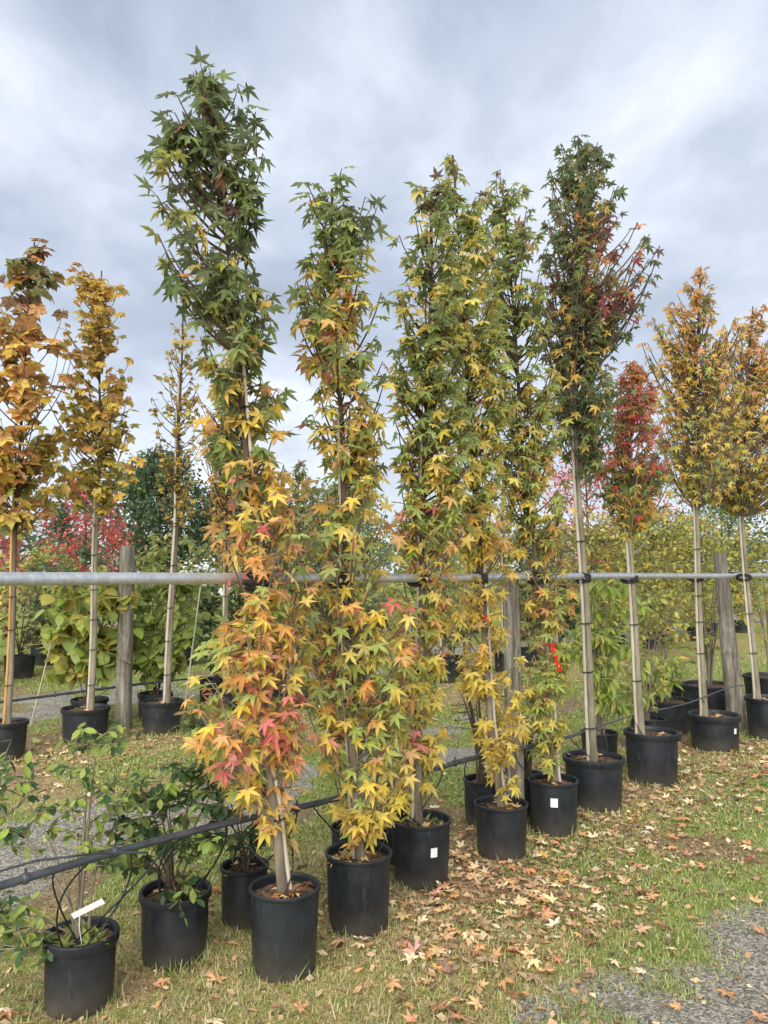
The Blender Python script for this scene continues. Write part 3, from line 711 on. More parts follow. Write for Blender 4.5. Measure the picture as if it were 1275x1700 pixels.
make_tree('potted_tulip_tree', 'thin sparse small-leaved yellowing tree tied to two pale canes', (-2.34, 8.24),
  [(-2.28, .33), (-2.22, 2.28), (-2.21, 4.78)],
  [(2.3, -2.19, .18), (2.75, -2.19, .29), (3.27, -2.23, .33), (3.67, -2.23, .27), (4.25, -2.23, .17), (4.75, -2.22, .05)],
  480, .085, [(2.4, dict(gold=.5, yg=.3, olive=.2)), (3.2, dict(gold=.4, pale=.3, br=.15, yg=.15)), (4.4, dict(pale=.5, gold=.3, br=.2))],
  shape='maple', pot=(.22, .33), n_obj=200, seed=23, group=BACK_GROUP, bark='bark', r0=.024, cane=(-.02, 3.9, .015, 'cane'), ties=(.6, .95, 1.3, 1.75, 2.2), open_=1, dens=1.3, per=5, droop=.5, pot_kw=dict(litter=4, **SBAND))
make_tree('potted_tree', 'pale apricot-leaved tree behind the leaning sweetgum', (-1.80, 8.98),
  [(-1.80, .33), (-1.84, 2.2), (-1.86, 4.4)],
  [(1.9, -1.80, .15), (2.3, -1.82, .33), (3.0, -1.85, .36), (3.7, -1.86, .28), (4.4, -1.86, .06)],
  700, .085, [(2.2, dict(o=.5, y=.3, gold=.2)), (3.2, dict(o=.55, gold=.25, orr=.1)), (4.2, dict(gold=.5, pale=.4))],
  pot=(.2, .33), n_obj=120, seed=24, group=BACK_GROUP, bark='bark', r0=.022, cane=(-.02, 2.4, .013, 'cane'), ties=(.9, 1.4), open_=1, pot_kw=dict(litter=0, **SBAND))
make_tree('potted_tree', 'sparse olive-green tree seen in the gap right of the leaning sweetgum', (-1.12, 9.72),
  [(-1.12, .33), (-1.10, 2.0), (-1.08, 3.2)],
  [(1.5, -1.12, .2), (1.9, -1.12, .42), (2.4, -1.1, .42), (2.8, -1.1, .28), (3.15, -1.08, .05)],
  650, .08, [(1.7, dict(olive=.5, lg=.3)), (2.8, dict(olive=.6, g=.3))],
  shape='oval', pot=(.2, .33), n_obj=60, seed=25, group=BACK_GROUP, bark='bark_dark', r0=.02, cane=(-.02, 2.2, .012, 'cane'), ties=(.9, 1.4), open_=1, pot_kw=dict(litter=0, **SBAND))
for i, (t, top, lab, st) in enumerate([(7.3, 3.4, 'yellow-green slim tree behind the gap between the second and third sweetgums', dict(yg=.5, lg=.3, gold=.2)),
        (9.0, 3.2, 'slim yellow tree far behind the third sweetgum on a pale square stake', dict(pale=.5, gold=.4)),
        (10.8, 3.3, 'slim olive tree far behind the yellow-skirted sweetgum', dict(olive=.5, yg=.4))]):
    x, y = on_row(t, 4.7)
    make_tree('potted_tree', lab, (x, y), [(x, .33), (x-.02, 2), (x, top)], [(1.5, x, .12), (2.0, x, .32), (2.7, x, .28), (top, x, .05)], 420, .085, [(1, st)], pot=(.2, .33), n_obj=40, seed=30+i,
              group=BACK_GROUP, bark='bark_dark', r0=.018, cane=(-.02, 2.0, .014, 'cane'), ties=(.9, 1.4), open_=1, pot_kw=dict(litter=0, **SBAND))

# ------------------------------------------------------------------ shrubs in pots
def make_shrub(name, label, base, pot, n_stem, n_leaf, size, cols, shape='oval', blob=None, group=None, seed=1, n_obj=150, bark='bark_dark', cat='shrub', per=9, droop=.3, pot_kw=None, tagged=False, z0=None, weeds=0, blobs=None):
    """blob(s): (cx, cy, cz, rx, ry, rz) volumes, relative to the base, that the twigs end in"""
    rng = random.Random(seed); root = thing(name, (base[0], base[1], -.012), label, cat, group)
    zi = add_pot(root, pot[0], pot[1], rng, **(pot_kw or {})) if pot else 0.0
    blobs = blobs or [blob]; mb = MB(); leaves = []
    wt = [b[3]*b[5] for b in blobs]
    nsh = max(n_stem, n_leaf//per)
    mains = []
    for i in range(n_stem):
        b = rng.choices(blobs, wt)[0]; a = rng.uniform(0, 6.28)
        tgt = Vector((b[0]+.55*b[3]*math.cos(a), b[1]+.55*b[4]*math.sin(a), b[2]+rng.uniform(-.1, .5)*b[5]))
        st = Vector((rng.uniform(-.03, .03), rng.uniform(-.03, .03), zi-.03))
        pts = bez(st, Vector((tgt.x*.25, tgt.y*.25, st.z+(tgt.z-st.z)*.6)), tgt, 8); mains.append(pts)
        rb = .004+.0045*tgt.z
        mb.tube(pts, [rb*(1-.75*q/7) for q in range(8)], 6)
    for i in range(nsh):
        b = rng.choices(blobs, wt)[0]
        while True:
            q = Vector((rng.uniform(-1, 1), rng.uniform(-1, 1), rng.uniform(-1, 1)))
            if .15 < q.length < 1: break
        q = q.normalized()*(q.length**.6)
        tgt = Vector((b[0]+q.x*b[3], b[1]+q.y*b[4], max(zi-.1, b[2]+q.z*b[5])))
        best = min(((pt-tgt).length + (0 if pt.z < tgt.z+.02 else .3), k, m) for m, pts in enumerate(mains) for k, pt in enumerate(pts) if k > 1)
        st = mains[best[2]][best[1]]
        pts = bez(st, st.lerp(tgt, .5)+Vector((0, 0, -.05*(tgt-st).length)), tgt, 5)
        mb.tube(pts, [.003*(1-.7*k/4)+.0006 for k in range(5)], 4, cap=False)
        oc = rng.choices(list(cols.keys()), list(cols.values()))[0]
        for k in range(per):
            u = rng.uniform(.25, 1) if k else 1.0; qq = u*4; i0 = min(3, int(qq)); p = pts[i0].lerp(pts[i0+1], qq-i0)
            az = rng.uniform(0, 6.28); out = Vector((math.cos(az), math.sin(az), 0)); dr = rng.gauss(droop, .45)
            tip = out*math.cos(dr) - Vector((0, 0, math.sin(dr))); nrm = out*math.sin(dr) + Vector((rng.gauss(0, .35), rng.gauss(0, .35), 1))
            ck = oc if rng.random() < .55 else rng.choices(list(cols.keys()), list(cols.values()))[0]
            leaves.append((tuple(p), tip, nrm, size*rng.uniform(.7, 1.25), hsvj(PAL[ck], rng)))
    mb.build('stems', M[bark], root)
    if weeds:
        wl = []
        for i in range(weeds):
            a = rng.uniform(0, 6.28); q = pot[0]*.75*math.sqrt(rng.random()); d = rng.uniform(0, 6.28); up = rng.uniform(.4, 1.6)
            wl.append(((q*math.cos(a), q*math.sin(a), zi+.005), (math.cos(d), math.sin(d), up), (math.cos(d)*-.6, math.sin(d)*-.6, 1), rng.uniform(.03, .075), hsvj(PAL[rng.choice(['fresh', 'lg', 'g', 'pale'])], rng)))
        put_leaves(wl, 'lance', root, 0, mass_name='weeds')
    if tagged:
        mt = MB(); rot = Matrix.Rotation(-.45, 3, 'Y') @ Matrix.Rotation(.35, 3, 'X')
        mt.box((.06, -.10, zi+.17), (.13, .0016, .024), rot)
        mt.tube([(.03, -.06, zi+.0), (.025, -.09, zi+.1), (.03, -.1, zi+.17)], .0015, 5)
        mt.build('plant_tag', M['white'], root, smooth=False)['label'] = 'white plastic plant tag on a wire'
    fx = Vector((base[0], base[1], 0)).normalized()
    put_leaves(leaves, shape, root, n_obj, mass_name='foliage', score=lambda L: (L[0][0]*fx.x+L[0][1]*fx.y) - .05*L[3]/size)
    return root

make_shrub('potted_shrub', 'sparse leggy green shrub with white plant tag in weedy black pot', (-1.18, 3.12), (.142, .27), 10, 950, .043, dict(holly=.35, fresh=.3, g=.25, lg=.15), 'oval', seed=41, n_obj=300, bark='bark', weeds=60, tagged=True, per=8,
  blobs=[(-.30, .05, .78, .22, .2, .22), (.06, .05, .95, .17, .16, .2), (-.36, -.1, .34, .18, .1, .16), (.05, .1, .66, .26, .2, .16), (-.15, -.12, .30, .12, .08, .14)], pot_kw=dict(litter=0, lip=.010, band=.035))
make_shrub('potted_shrub', 'bushy dark green holly shrub in black pot with wire loops', (-.91, 3.48), (.155, .29), 10, 1250, .045, dict(holly=.45, deep=.10, fresh=.2, g=.3), 'oval', seed=42, n_obj=300, per=9,
  blobs=[(.03, 0, .62, .27, .22, .2), (.04, .05, .86, .12, .12, .2), (-.2, -.02, .50, .14, .12, .16), (.07, -.17, .30, .1, .06, .09), (-.17, .08, .68, .12, .12, .1)], pot_kw=dict(litter=4, lip=.010, band=.03))
make_shrub('potted_shrub', 'small dark shrub in narrow black pot wedged behind the leaning sweetgum', (-.67, 3.82), (.118, .27), 6, 320, .042, dict(holly=.6, g=.3, deep=.2), 'oval', seed=43, n_obj=100,
  blob=(.0, .05, .52, .2, .18, .22), pot_kw=dict(litter=6, lip=.008))
make_shrub('potted_shrub', 'low dark green shrub behind the second sweetgum', (-.18, 4.42), (.12, .26), 5, 260, .045, dict(holly=.5, deep=.3, g=.2), 'oval', seed=44, n_obj=120, blob=(.05, .0, .78, .26, .2, .3), pot_kw=dict(litter=0))
make_shrub('potted_shrub', 'bare reddish shrub in black pot half hidden behind the weedy sweetgum pot', (.07, 4.62), (.13, .29), 8, 60, .04, dict(br=.6, pur=.3, g=.2), 'oval', seed=45, n_obj=50, blob=(.02, .02, .5, .18, .16, .2), pot_kw=dict(litter=6))
make_shrub('potted_shrub', 'twiggy nearly leafless shrub in black pot with white tag by the grey post', (.66, 5.30), (.13, .29), 16, 60, .035, dict(pur=.5, olive=.3, br=.3), 'oval', seed=46, n_obj=40, blob=(0, 0, .85, .26, .22, .45), per=3, tagged=True, pot_kw=dict(litter=0))
make_shrub('potted_shrub', 'thin twiggy shrub behind the ribboned sweetgum pot', (.98, 5.42), (.13, .29), 10, 80, .04, dict(olive=.5, lg=.4), 'oval', seed=47, n_obj=40, blob=(.03, 0, .8, .22, .2, .4), per=3, pot_kw=dict(litter=0))
make_shrub('potted_shrub', 'fresh light green shrub with drooping pointed leaves between the clear-stemmed sweetgums', (1.86, 6.78), (.16, .3), 8, 720, .10, dict(fresh=.65, lg=.35, pale=.15), 'lance', seed=48, n_obj=260, bark='bark', droop=.55,
  blobs=[(.12, 0, 1.42, .34, .25, .34), (.2, -.05, .8, .34, .2, .3), (-.1, 0, 1.05, .3, .2, .2)], pot_kw=dict(litter=0))
make_shrub('potted_shrub', 'bright green low leafy plant in wide black tub left of round-headed sweetgum', (3.02, 8.3), (.26, .33), 6, 300, .10, dict(fresh=.6, lg=.3, y=.08), 'lance', seed=49, n_obj=200, bark='bark', droop=.5, blob=(-.1, 0, .66, .32, .25, .24), pot_kw=dict(litter=0, **SBAND))
make_shrub('potted_shrub', 'thin-stemmed yellowing shrub in big black tub behind the thick post', (3.75, 8.95), (.33, .40), 9, 300, .07, dict(pale=.4, olive=.4, yg=.3), 'oval', seed=50, n_obj=100, bark='bark', blob=(0, 0, 1.35, .4, .35, .6), pot_kw=dict(litter=0, **SBAND))
make_shrub('potted_shrub', 'thin-stemmed yellow shrub in black tub past the thick post', (4.75, 9.55), (.33, .42), 9, 300, .07, dict(pale=.3, gold=.3, yg=.4), 'oval', seed=51, n_obj=80, bark='bark', blob=(0, 0, 1.5, .5, .4, .7), pot_kw=dict(litter=0, **SBAND))
make_shrub('potted_shrub', 'pale yellowing twiggy shrub behind the crimson sweetgum pot', (2.50, 7.42), (.17, .3), 8, 620, .06, dict(pale=.4, yg=.3, olive=.3, lg=.2), 'oval', seed=151, n_obj=150, bark='bark', blobs=[(.05, 0, 1.15, .36, .3, .5), (0, 0, .6, .3, .25, .25)], pot_kw=dict(litter=0))
make_shrub('potted_shrub', 'loose olive shrub between the round-headed sweetgum and thick post', (3.45, 9.6), (.22, .33), 8, 800, .07, dict(olive=.4, yg=.35, pale=.3, gold=.1), 'oval', seed=152, n_obj=80, bark='bark', blobs=[(0, 0, 1.35, .55, .4, .6), (0, 0, .7, .45, .3, .3)], pot_kw=dict(litter=0))
# second row, behind the plane and tulip trees
make_shrub('potted_shrub', 'broad yellow-green large-leaved shrub behind the golden tree left of the post', (-3.22, 8.55), (.20, .30), 9, 1000, .14, dict(fresh=.45, yg=.4, pale=.2, gold=.05), 'heart', seed=52, n_obj=300, bark='bark_dark', droop=.7,
  blobs=[(0, 0, 1.25, .62, .5, .56), (-.15, 0, .85, .6, .4, .32)], pot_kw=dict(litter=3, **SBAND))
make_shrub('potted_shrub', 'green large-leaved shrub behind the thin tree with two canes', (-2.62, 8.95), (.20, .30), 9, 800, .13, dict(lg=.35, fresh=.4, g=.2, yg=.2), 'heart', seed=53, n_obj=300, bark='bark_dark', droop=.7,
  blobs=[(.05, 0, 1.2, .5, .45, .6), (.05, 0, .75, .4, .35, .28)], pot_kw=dict(litter=3, **SBAND))
make_shrub('potted_shrub', 'dark evergreen shrub in black pot left of the leaning sweetgum stem', (-2.12, 9.85), (.22, .33), 8, 1100, .085, dict(deep=.5, holly=.4, g=.15), 'oval', seed=54, n_obj=160, blob=(.1, 0, 1.05, .42, .4, .62), pot_kw=dict(litter=0, **SBAND))
make_shrub('potted_shrub', 'grey-green shrub in black pot seen behind the leaning sweetgum stem', (-1.42, 10.05), (.26, .30), 8, 500, .075, dict(holly=.4, g=.35, olive=.3), 'oval', seed=55, n_obj=120, blob=(.1, 0, .95, .5, .4, .5), pot_kw=dict(litter=0, **SBAND))
make_shrub('potted_shrub', 'clipped round yellow-green shrub beyond the second row near red maple', (-6.2, 14.2), (.25, .35), 6, 1300, .07, dict(yg=.5, fresh=.35, lg=.3), 'oval', seed=56, n_obj=0, blob=(0, 0, 1.55, .62, .6, .75), pot_kw=dict(litter=0))
make_shrub('potted_shrub', 'brownish purple shrub in black pot beside the plane tree stem', (-5.85, 12.5), (.24, .35), 8, 600, .06, dict(pur=.4, br=.3, olive=.3), 'oval', seed=57, n_obj=0, blob=(0, 0, .95, .42, .4, .6), pot_kw=dict(litter=0))
make_shrub('potted_shrub', 'yellow and red mixed shrub past the plane tree stem', (-7.2, 14.0), (.24, .35), 8, 900, .07, dict(y=.4, yg=.4, gold=.2, crim=.12), 'oval', seed=58, n_obj=0, blob=(0, 0, 1.25, .62, .5, .95), pot_kw=dict(litter=0))
make_shrub('potted_shrub', 'pale green shrub beyond the second row right of the weathered post', (-4.1, 15.0), (.25, .35), 8, 1100, .08, dict(fresh=.4, pale=.35, lg=.3), 'oval', seed=59, n_obj=0, blob=(0, 0, 1.2, .9, .6, .95), pot_kw=dict(litter=0))
HG = 'yellow-olive shrubs lining the second row to the right'
for i, t in enumerate([12.2, 13.4, 14.6, 15.9, 17.3, 18.9, 20.8]):
    x, y = on_row(t, 4.6 + .25*(i % 2)); rg = random.Random(90+i)
    make_shrub('potted_shrub', ['yellow-olive thin-stemmed shrub of the second row behind the tall dark sweetgum stem', 'yellow-olive thin-stemmed shrub of the second row between the dark and crimson sweetgums', 'yellow-olive thin-stemmed shrub of the second row behind the crimson sweetgum stem', 'yellow-olive thin-stemmed shrub of the second row right after the crimson sweetgum', 'yellow-olive thin-stemmed shrub of the second row behind the round-headed sweetgum', 'yellow-olive thin-stemmed shrub of the second row behind the thick crooked post', 'yellow-olive thin-stemmed shrub at the far end of the second row'][i], (x, y), (.22, .35), 7, 2400, .10, dict(olive=.4, pale=.3, yg=.35, lg=.2, gold=.08), 'oval', seed=60+i, n_obj=0, bark='bark', group=HG,
      blobs=[(0, 0, 2.0+rg.uniform(-.1, .4), .85, .65, 1.1), (rg.uniform(-.2, .2), 0, 1.0, .8, .6, .6)], pot_kw=dict(litter=0))
for i, (t, s, lab, cols) in enumerate([(5.6, 4.9, 'dark low shrub in the second row behind the second sweetgum', dict(holly=.5, g=.4)), (7.9, 5.0, 'green low shrub in the second row behind the third sweetgum', dict(g=.5, olive=.5)),
        (9.9, 4.8, 'brownish low shrub in the second row behind the yellow-skirted sweetgum', dict(br=.4, olive=.4, pale=.2)), (11.2, 4.9, 'deep green low shrub in the second row behind the ribboned sweetgum', dict(deep=.4, holly=.4, g=.2))]):
    x, y = on_row(t, s)
    make_shrub('potted_shrub', lab, (x, y), (.22, .33), 7, 900, .09, cols, 'oval', seed=80+i, n_obj=0, blob=(0, 0, 1.05, .62, .5, .62), pot_kw=dict(litter=0))

# third row: a mixed hedge of potted shrubs that closes the view
for i, (t, lab, cols) in enumerate([(2.0, 'pale green bushy shrub in the third row behind the thin tree with two canes', dict(fresh=.4, pale=.3, lg=.3)), (4.0, 'dark green bushy shrub in the third row behind the leaning sweetgum', dict(deep=.4, holly=.4, g=.2)),
        (5.8, 'olive bushy shrub in the third row behind the second sweetgum', dict(olive=.4, g=.4, yg=.2)), (7.6, 'yellow-green bushy shrub in the third row behind the second sweetgum', dict(yg=.4, lg=.4, pale=.2)), (9.4, 'dark bushy shrub in the third row behind the third sweetgum', dict(holly=.5, deep=.3, g=.2)),
        (11.3, 'olive and brown bushy shrub in the third row behind the yellow-skirted sweetgum', dict(olive=.5, br=.2, g=.3)), (13.3, 'green bushy shrub in the third row behind the ribboned sweetgum', dict(g=.5, lg=.3, holly=.3)), (15.5, 'yellowish bushy shrub in the third row behind the tall dark sweetgum', dict(pale=.4, yg=.4, olive=.2)),
        (17.9, 'deep green bushy shrub in the third row behind the crimson sweetgum', dict(deep=.4, holly=.4, olive=.2)), (20.5, 'lime bushy shrub in the third row behind the round-headed sweetgum', dict(yg=.5, fresh=.4)), (23.5, 'olive bushy shrub in the third row past the thick post', dict(olive=.6, lg=.3))]):
    x, y = on_row(t, 9.6+.5*(i % 2)); rg = random.Random(300+i)
    make_shrub('potted_shrub', lab, (x, y), (.25, .35), 7, 1300, .12, cols, 'oval', seed=320+i, n_obj=0, blobs=[(0, 0, 1.35+rg.uniform(-.2, .3), .95, .7, .95), (0, 0, .7, .9, .6, .45)], pot_kw=dict(litter=0))

# weeds growing in the third sweetgum's pot
rg = random.Random(7); wl = []
for i in range(46):
    a = rg.uniform(0, 6.28); q = .12*math.sqrt(rg.random()); d = rg.uniform(0, 6.28)
    wl.append(((q*math.cos(a), q*math.sin(a), .295), (math.cos(d), math.sin(d), rg.uniform(.2, 1.2)), (-.5*math.cos(d), -.5*math.sin(d), 1), rg.uniform(.03, .06), hsvj(PAL[rg.choice(['g', 'lg', 'holly'])], rg)))
t3 = [o for o in COL.objects if o.get('label', '').startswith('sweetgum with green upper crown')][0]
put_leaves(wl, 'lance', t3, 0, mass_name='weeds')

# ------------------------------------------------------------------ far trees
def far_tree(name, label, loc, h, rx, n, size, cols, seed, trunk_h=.3, conic=False, group=None, gaps=.35, zc=None):
    rng = random.Random(seed); root = thing(name, (loc[0], loc[1], -.01), label, 'tree', group); mb = MB()
    z1 = h*trunk_h; zs = np.linspace(0, h*.92, 10)
    mb.tube([(.03*h*.1*math.sin(z), .02*math.cos(z*1.3), z) for z in zs], [.035*h*.35*(1-.9*z/h)+.006 for z in zs], 8)
    leaves = []; ncl = max(20, n//40)
    for i in range(ncl):
        u = rng.random()**(1.25 if conic else .9); z = z1 + (h-z1)*u
        rr_ = rx*((1-u)**.9 if conic else math.sin(math.pi*min(1, .12+.86*u))**.75) 
        a = rng.uniform(0, 6.28); q = rr_*rng.random()**.45
        c = Vector((q*math.cos(a), q*math.sin(a), z)); st = Vector((0, 0, max(z1*.8, z-q*1.1-.1)))
        mb.tube(bez(st, st.lerp(c, .5)+Vector((0, 0, -.06*q)), c, 4), [.006*h*.4, .005*h*.35, .004, .002], 4, cap=False)
        oc = rng.choices(list(cols.keys()), list(cols.values()))[0]; cr = rng.uniform(.10, .22)*rx*(1.0+gaps)
        for k in range(40):
            d = Vector((rng.gauss(0, 1), rng.gauss(0, 1), rng.gauss(0, .8)))*cr*.6
            az = rng.uniform(0, 6.28); dr = rng.gauss(.4, .6); tip = Vector((math.cos(az)*math.cos(dr), math.sin(az)*math.cos(dr), -math.sin(dr)))
            ck = oc if rng.random() < .7 else rng.choices(list(cols.keys()), list(cols.values()))[0]
            leaves.append((tuple(c+d), tip, (rng.gauss(0, .6), rng.gauss(0, .6), 1), size*rng.uniform(.7, 1.3), hsvj(PAL[ck], rng)))
    mb.build('trunk', M['bark_dark'], root)
    put_leaves(leaves, 'tiny', root, 0)
    return root
far_tree('red_maple_tree', 'crimson-leaved maple behind the golden tree', (-6.6, 17.0), 3.75, 1.05, 3600, .085, dict(crim=.6, r=.3, pink=.1), 101, .32)
far_tree('red_maple_tree', 'crimson maple at the far side of the plane tree', (-8.9, 17.5), 2.9, 1.0, 2400, .085, dict(crim=.6, r=.25, pink=.15), 102, .35)
far_tree('conifer_tree', 'dark blue-green conifer behind the crimson maple', (-12.4, 29.5), 4.3, 1.5, 3600, .13, dict(deep=.9, holly=.2), 103, .08, True)
far_tree('evergreen_tree', 'dark green dense-crowned tree behind the thin tree with two canes', (-7.3, 25.0), 5.5, 1.9, 9500, .15, dict(deep=.55, holly=.45, g=.1), 104, .32)
far_tree('evergreen_tree', 'dark green tree partly hidden behind the leaning sweetgum', (-4.7, 25.5), 4.9, 1.7, 7500, .15, dict(deep=.5, holly=.4, g=.15, pur=.08), 105, .32)
far_tree('red_maple_tree', 'coral red tree seen between tall sweetgum stem and crimson one', (5.3, 20.0), 4.9, 1.35, 2600, .10, dict(r=.4, pink=.4, crim=.2), 106, .3, gaps=.6)
far_tree('red_maple_tree', 'coral red tree right behind the crimson sweetgum', (7.0, 21.0), 4.4, 1.2, 2000, .10, dict(r=.4, pink=.35, orr=.25), 107, .3, gaps=.6)
far_tree('broadleaf_tree', 'mid green tree far behind the second sweetgum', (-1.6, 27.0), 4.6, 1.9, 5600, .15, dict(holly=.4, g=.4, olive=.2), 108, .25)
far_tree('broadleaf_tree', 'olive tree far behind the third sweetgum', (2.4, 30.0), 4.2, 2.0, 3600, .14, dict(olive=.5, g=.4), 109, .25)
far_tree('broadleaf_tree', 'grey-green tree showing over the shrubs right of the round-headed sweetgum', (14.5, 33.0), 5.1, 2.6, 4200, .16, dict(holly=.5, g=.3, deep=.2), 110, .2)
far_tree('broadleaf_tree', 'dark tree over the shrubs behind the crimson sweetgum', (10.5, 32.0), 4.4, 2.2, 3600, .15, dict(deep=.5, holly=.4), 111, .2)
# the wood on the horizon reads as one mass
rg = random.Random(200); wl = []
for i in range(1500):
    az = rg.uniform(-.62, .62); d = rg.uniform(62, 80); x, y = d*math.sin(az), d*math.cos(az)
    hh = 3.0 + 2.0*float(vnoise(x, 0, .12)) + 1.2*float(vnoise(x+50, 3, .45)); z = rg.uniform(.2, 1.0)**.8*hh
    oc = PAL[rg.choices(['deep', 'holly', 'g', 'olive'], [.4, .4, .15, .12])[0]]
    for k in range(12):
        d3 = Vector((rg.gauss(0, .6), rg.gauss(0, .6), rg.gauss(0, .35))); a = rg.uniform(0, 6.28)
        wl.append(((x+d3.x, y+d3.y, max(.05, z+d3.z)), (math.cos(a), math.sin(a), rg.uniform(-.6, .3)), (rg.gauss(0, .5), rg.gauss(0, .5), 1), rg.uniform(.35, .7), hsvj(oc, rg)))
wo_ = put_leaves(wl, 'tiny', None, 0, mass_name='woodland')
tag(wo_, 'dark green far-off wood along the horizon', 'woodland', kind='stuff')

# ------------------------------------------------------------------ polytunnel
pt = thing('polytunnel', (-13.6, 58.0, 0), 'white arched polytunnel far behind the dark evergreens', 'greenhouse', rz=.35)
def arch(y0, y1, r, hgt, n=20):
    vs_ = []; 
    for y in (y0, y1):
        for k in range(n+1):
            a = math.pi*k/n; vs_.append((r*math.cos(a), y, hgt*math.sin(a)))
    return vs_, [(k, k+1, n+2+k, n+1+k) for k in range(n)]
mb = MB(); mb.add(*arch(0, 22, 3.2, 4.0)); mb.build('cover', M['white'], pt)
mb = MB(); v_, _ = arch(.02, .02, 3.15, 3.95); mb.add(v_[:21], [tuple(range(21))]); mb.build('end_wall', M['white'], pt, smooth=False)
mb = MB(); mb.box((0, -.02, 1.1), (2.2, .06, 2.2)); mb.build('door', M['steel'], pt, smooth=False)
for k in range(6):
    mb = MB(); mb.tube([(3.23*math.cos(math.pi*q/16), k*4.3+.1, 4.03*math.sin(math.pi*q/16)) for q in range(17)], .04, 6); mb.build('hoop', M['steel'], pt)

# ------------------------------------------------------------------ posts and rails
def post(label, loc, w_, h, lean=(0, 0), taper=.85, seed=1, rz=0.0):
    rng = random.Random(seed); mb = MB(); nz_, ns = 26, 20; vs_, fs_ = [], []
    for i in range(nz_):
        u = i/(nz_-1); z = -.05 + (h+.05)*u; r_ = w_/2*(1+(taper-1)*u)
        for k in range(ns):
            a = 2*math.pi*k/ns; sq = 1/max(abs(math.cos(a)), abs(math.sin(a)))**.35
            q = r_*sq*(1+.045*math.sin(3*a+seed+2.2*u)+.03*math.sin(7*a+5*u+seed)+.03*rng.uniform(-1, 1))
            vs_.append((q*math.cos(a+rz)+lean[0]*u, q*math.sin(a+rz)+lean[1]*u, z+(rng.uniform(-.012, .012) if i == nz_-1 else 0)))
    for i in range(nz_-1):
        for k in range(ns): fs_.append((i*ns+k, i*ns+(k+1) % ns, (i+1)*ns+(k+1) % ns, (i+1)*ns+k))
    vs_.append((lean[0], lean[1], h+.006)); c = len(vs_)-1
    for k in range(ns): fs_.append(((nz_-1)*ns+k, (nz_-1)*ns+(k+1) % ns, c))
    mb.add(vs_, fs_); o = mb.build('wooden_post', M['wood'], None); o.location = (loc[0], loc[1], 0)
    return tag(o, label, 'post', 'weathered timber posts carrying the rails')
RAILZ = 1.628
def rail(label, t0, t1, s, z, rad, post_ts):
    r_ = thing('support_rail', (*on_row(t0, s), 0), label, 'rail', 'galvanised rails tying the tree rows')
    d = Vector((RD[0], RD[1], 0)); mb = MB()
    L = t1-t0; n = max(2, int(L/1.0))
    mb.tube([d*(L*i/n) + Vector((0, 0, z+.004*math.sin(i*1.3))) for i in range(n+1)], rad, 18); mb.build('pipe', M['steel'], r_)
    for pt_ in post_ts:
        mb = MB(); c = d*(pt_-t0) + Vector((0, 0, z)); n3 = Vector((RN[0], RN[1], 0))
        loop = [c + n3*((rad+.004)*math.cos(a)) + Vector((0, 0, (rad+.004)*math.sin(a))) for a in [2*math.pi*q/14 for q in range(14)]]
        mb.tube(loop, .005, 6, closed=True); mb.tube([c+n3*rad, c+n3*(rad+.06)], .006, 6); mb.build('bracket', M['steel'], r_)
    return r_
p1 = on_row(2.35, .13); ta = row_t(.93, 5.10); tb = row_t(3.86, 8.30)
rail('bright galvanised pipe rail tied to the front row of sweetgums', -2.6, 9.6, .052, RAILZ, .024, [ta, tb-.1])
post('grey weathered post hidden among the yellow sweetgum leaves', (on_row(ta, .15)[0], on_row(ta, .15)[1]), .115, 1.66, (-.01, .0), .95, 3)
post('thick crooked grey post beside the golden sweetgums', (on_row(tb, .17)[0], on_row(tb, .17)[1]), .185, 1.86, (-.13, -.02), .68, 4)
tp = row_t(-2.80, 8.40)
rail('thin galvanised rail of the second row behind', tp-3.5, tp+16, row_s(-2.80, 8.40)-.12, 1.575, .021, [tp, tp+6.2])
post('straight grey weathered post between the golden tree and the thin tree', (-2.80, 8.40), .165, 1.95, (0, 0), .93, 5)
post('pale grey post of the second row behind the third sweetgum', on_row(tp+6.2, row_s(-2.80, 8.40)), .13, 1.62, (0, 0), .95, 6)

# ------------------------------------------------------------------ irrigation
def irrigation(label, t0, t1, s, zf, rad, drips, seed, clips):
    rng = random.Random(seed); ir = thing('irrigation_pipe', (*on_row(t0, s), 0), label, 'pipe'); d = Vector((RD[0], RD[1], 0)); n3 = Vector((RN[0], RN[1], 0)); o0 = Vector((*on_row(t0, s), 0))
    P_ = lambda t: d*(t-t0) + n3*(.012*math.sin(2.1*t)) + Vector((0, 0, zf(t)))
    ts = np.arange(t0, t1, .12); mb = MB(); mb.tube([P_(t) for t in ts], [rad*float(np.interp(t, [2.4, 3.4], [1, .42])) for t in ts], 12); mb.build('pipe', M['pipe'], ir)
    for t in clips:
        mb = MB(); c = P_(t); q = d*.012; mb.tube([c-q, c-q*.4, c+q*.4, c+q], [rad+.002, rad+.006, rad+.006, rad+.002], 12)
        mb.tube([c, c+Vector((0, 0, rad+.02))], .005, 6); mb.build('clip', M['pipe'], ir)
    for (t, bx, by, bz, bow) in drips:
        a = P_(t); e = Vector((bx, by, bz)) - o0; mid = a.lerp(e, .5) + Vector((bow[0], bow[1], bow[2]))
        mb = MB(); mb.tube(bez(a, mid, e, 10), .0036, 6); mb.build('drip_tube', M['tube'], ir)
    return ir
zf1 = lambda t: float(np.interp(t, [-3, -1.0, 0, .8, 1.6, 3.5, 6, 10], [.615, .60, .585, .555, .545, .50, .48, .45])) - .012*math.sin(t*2.9)
drips = []
rg = random.Random(77)
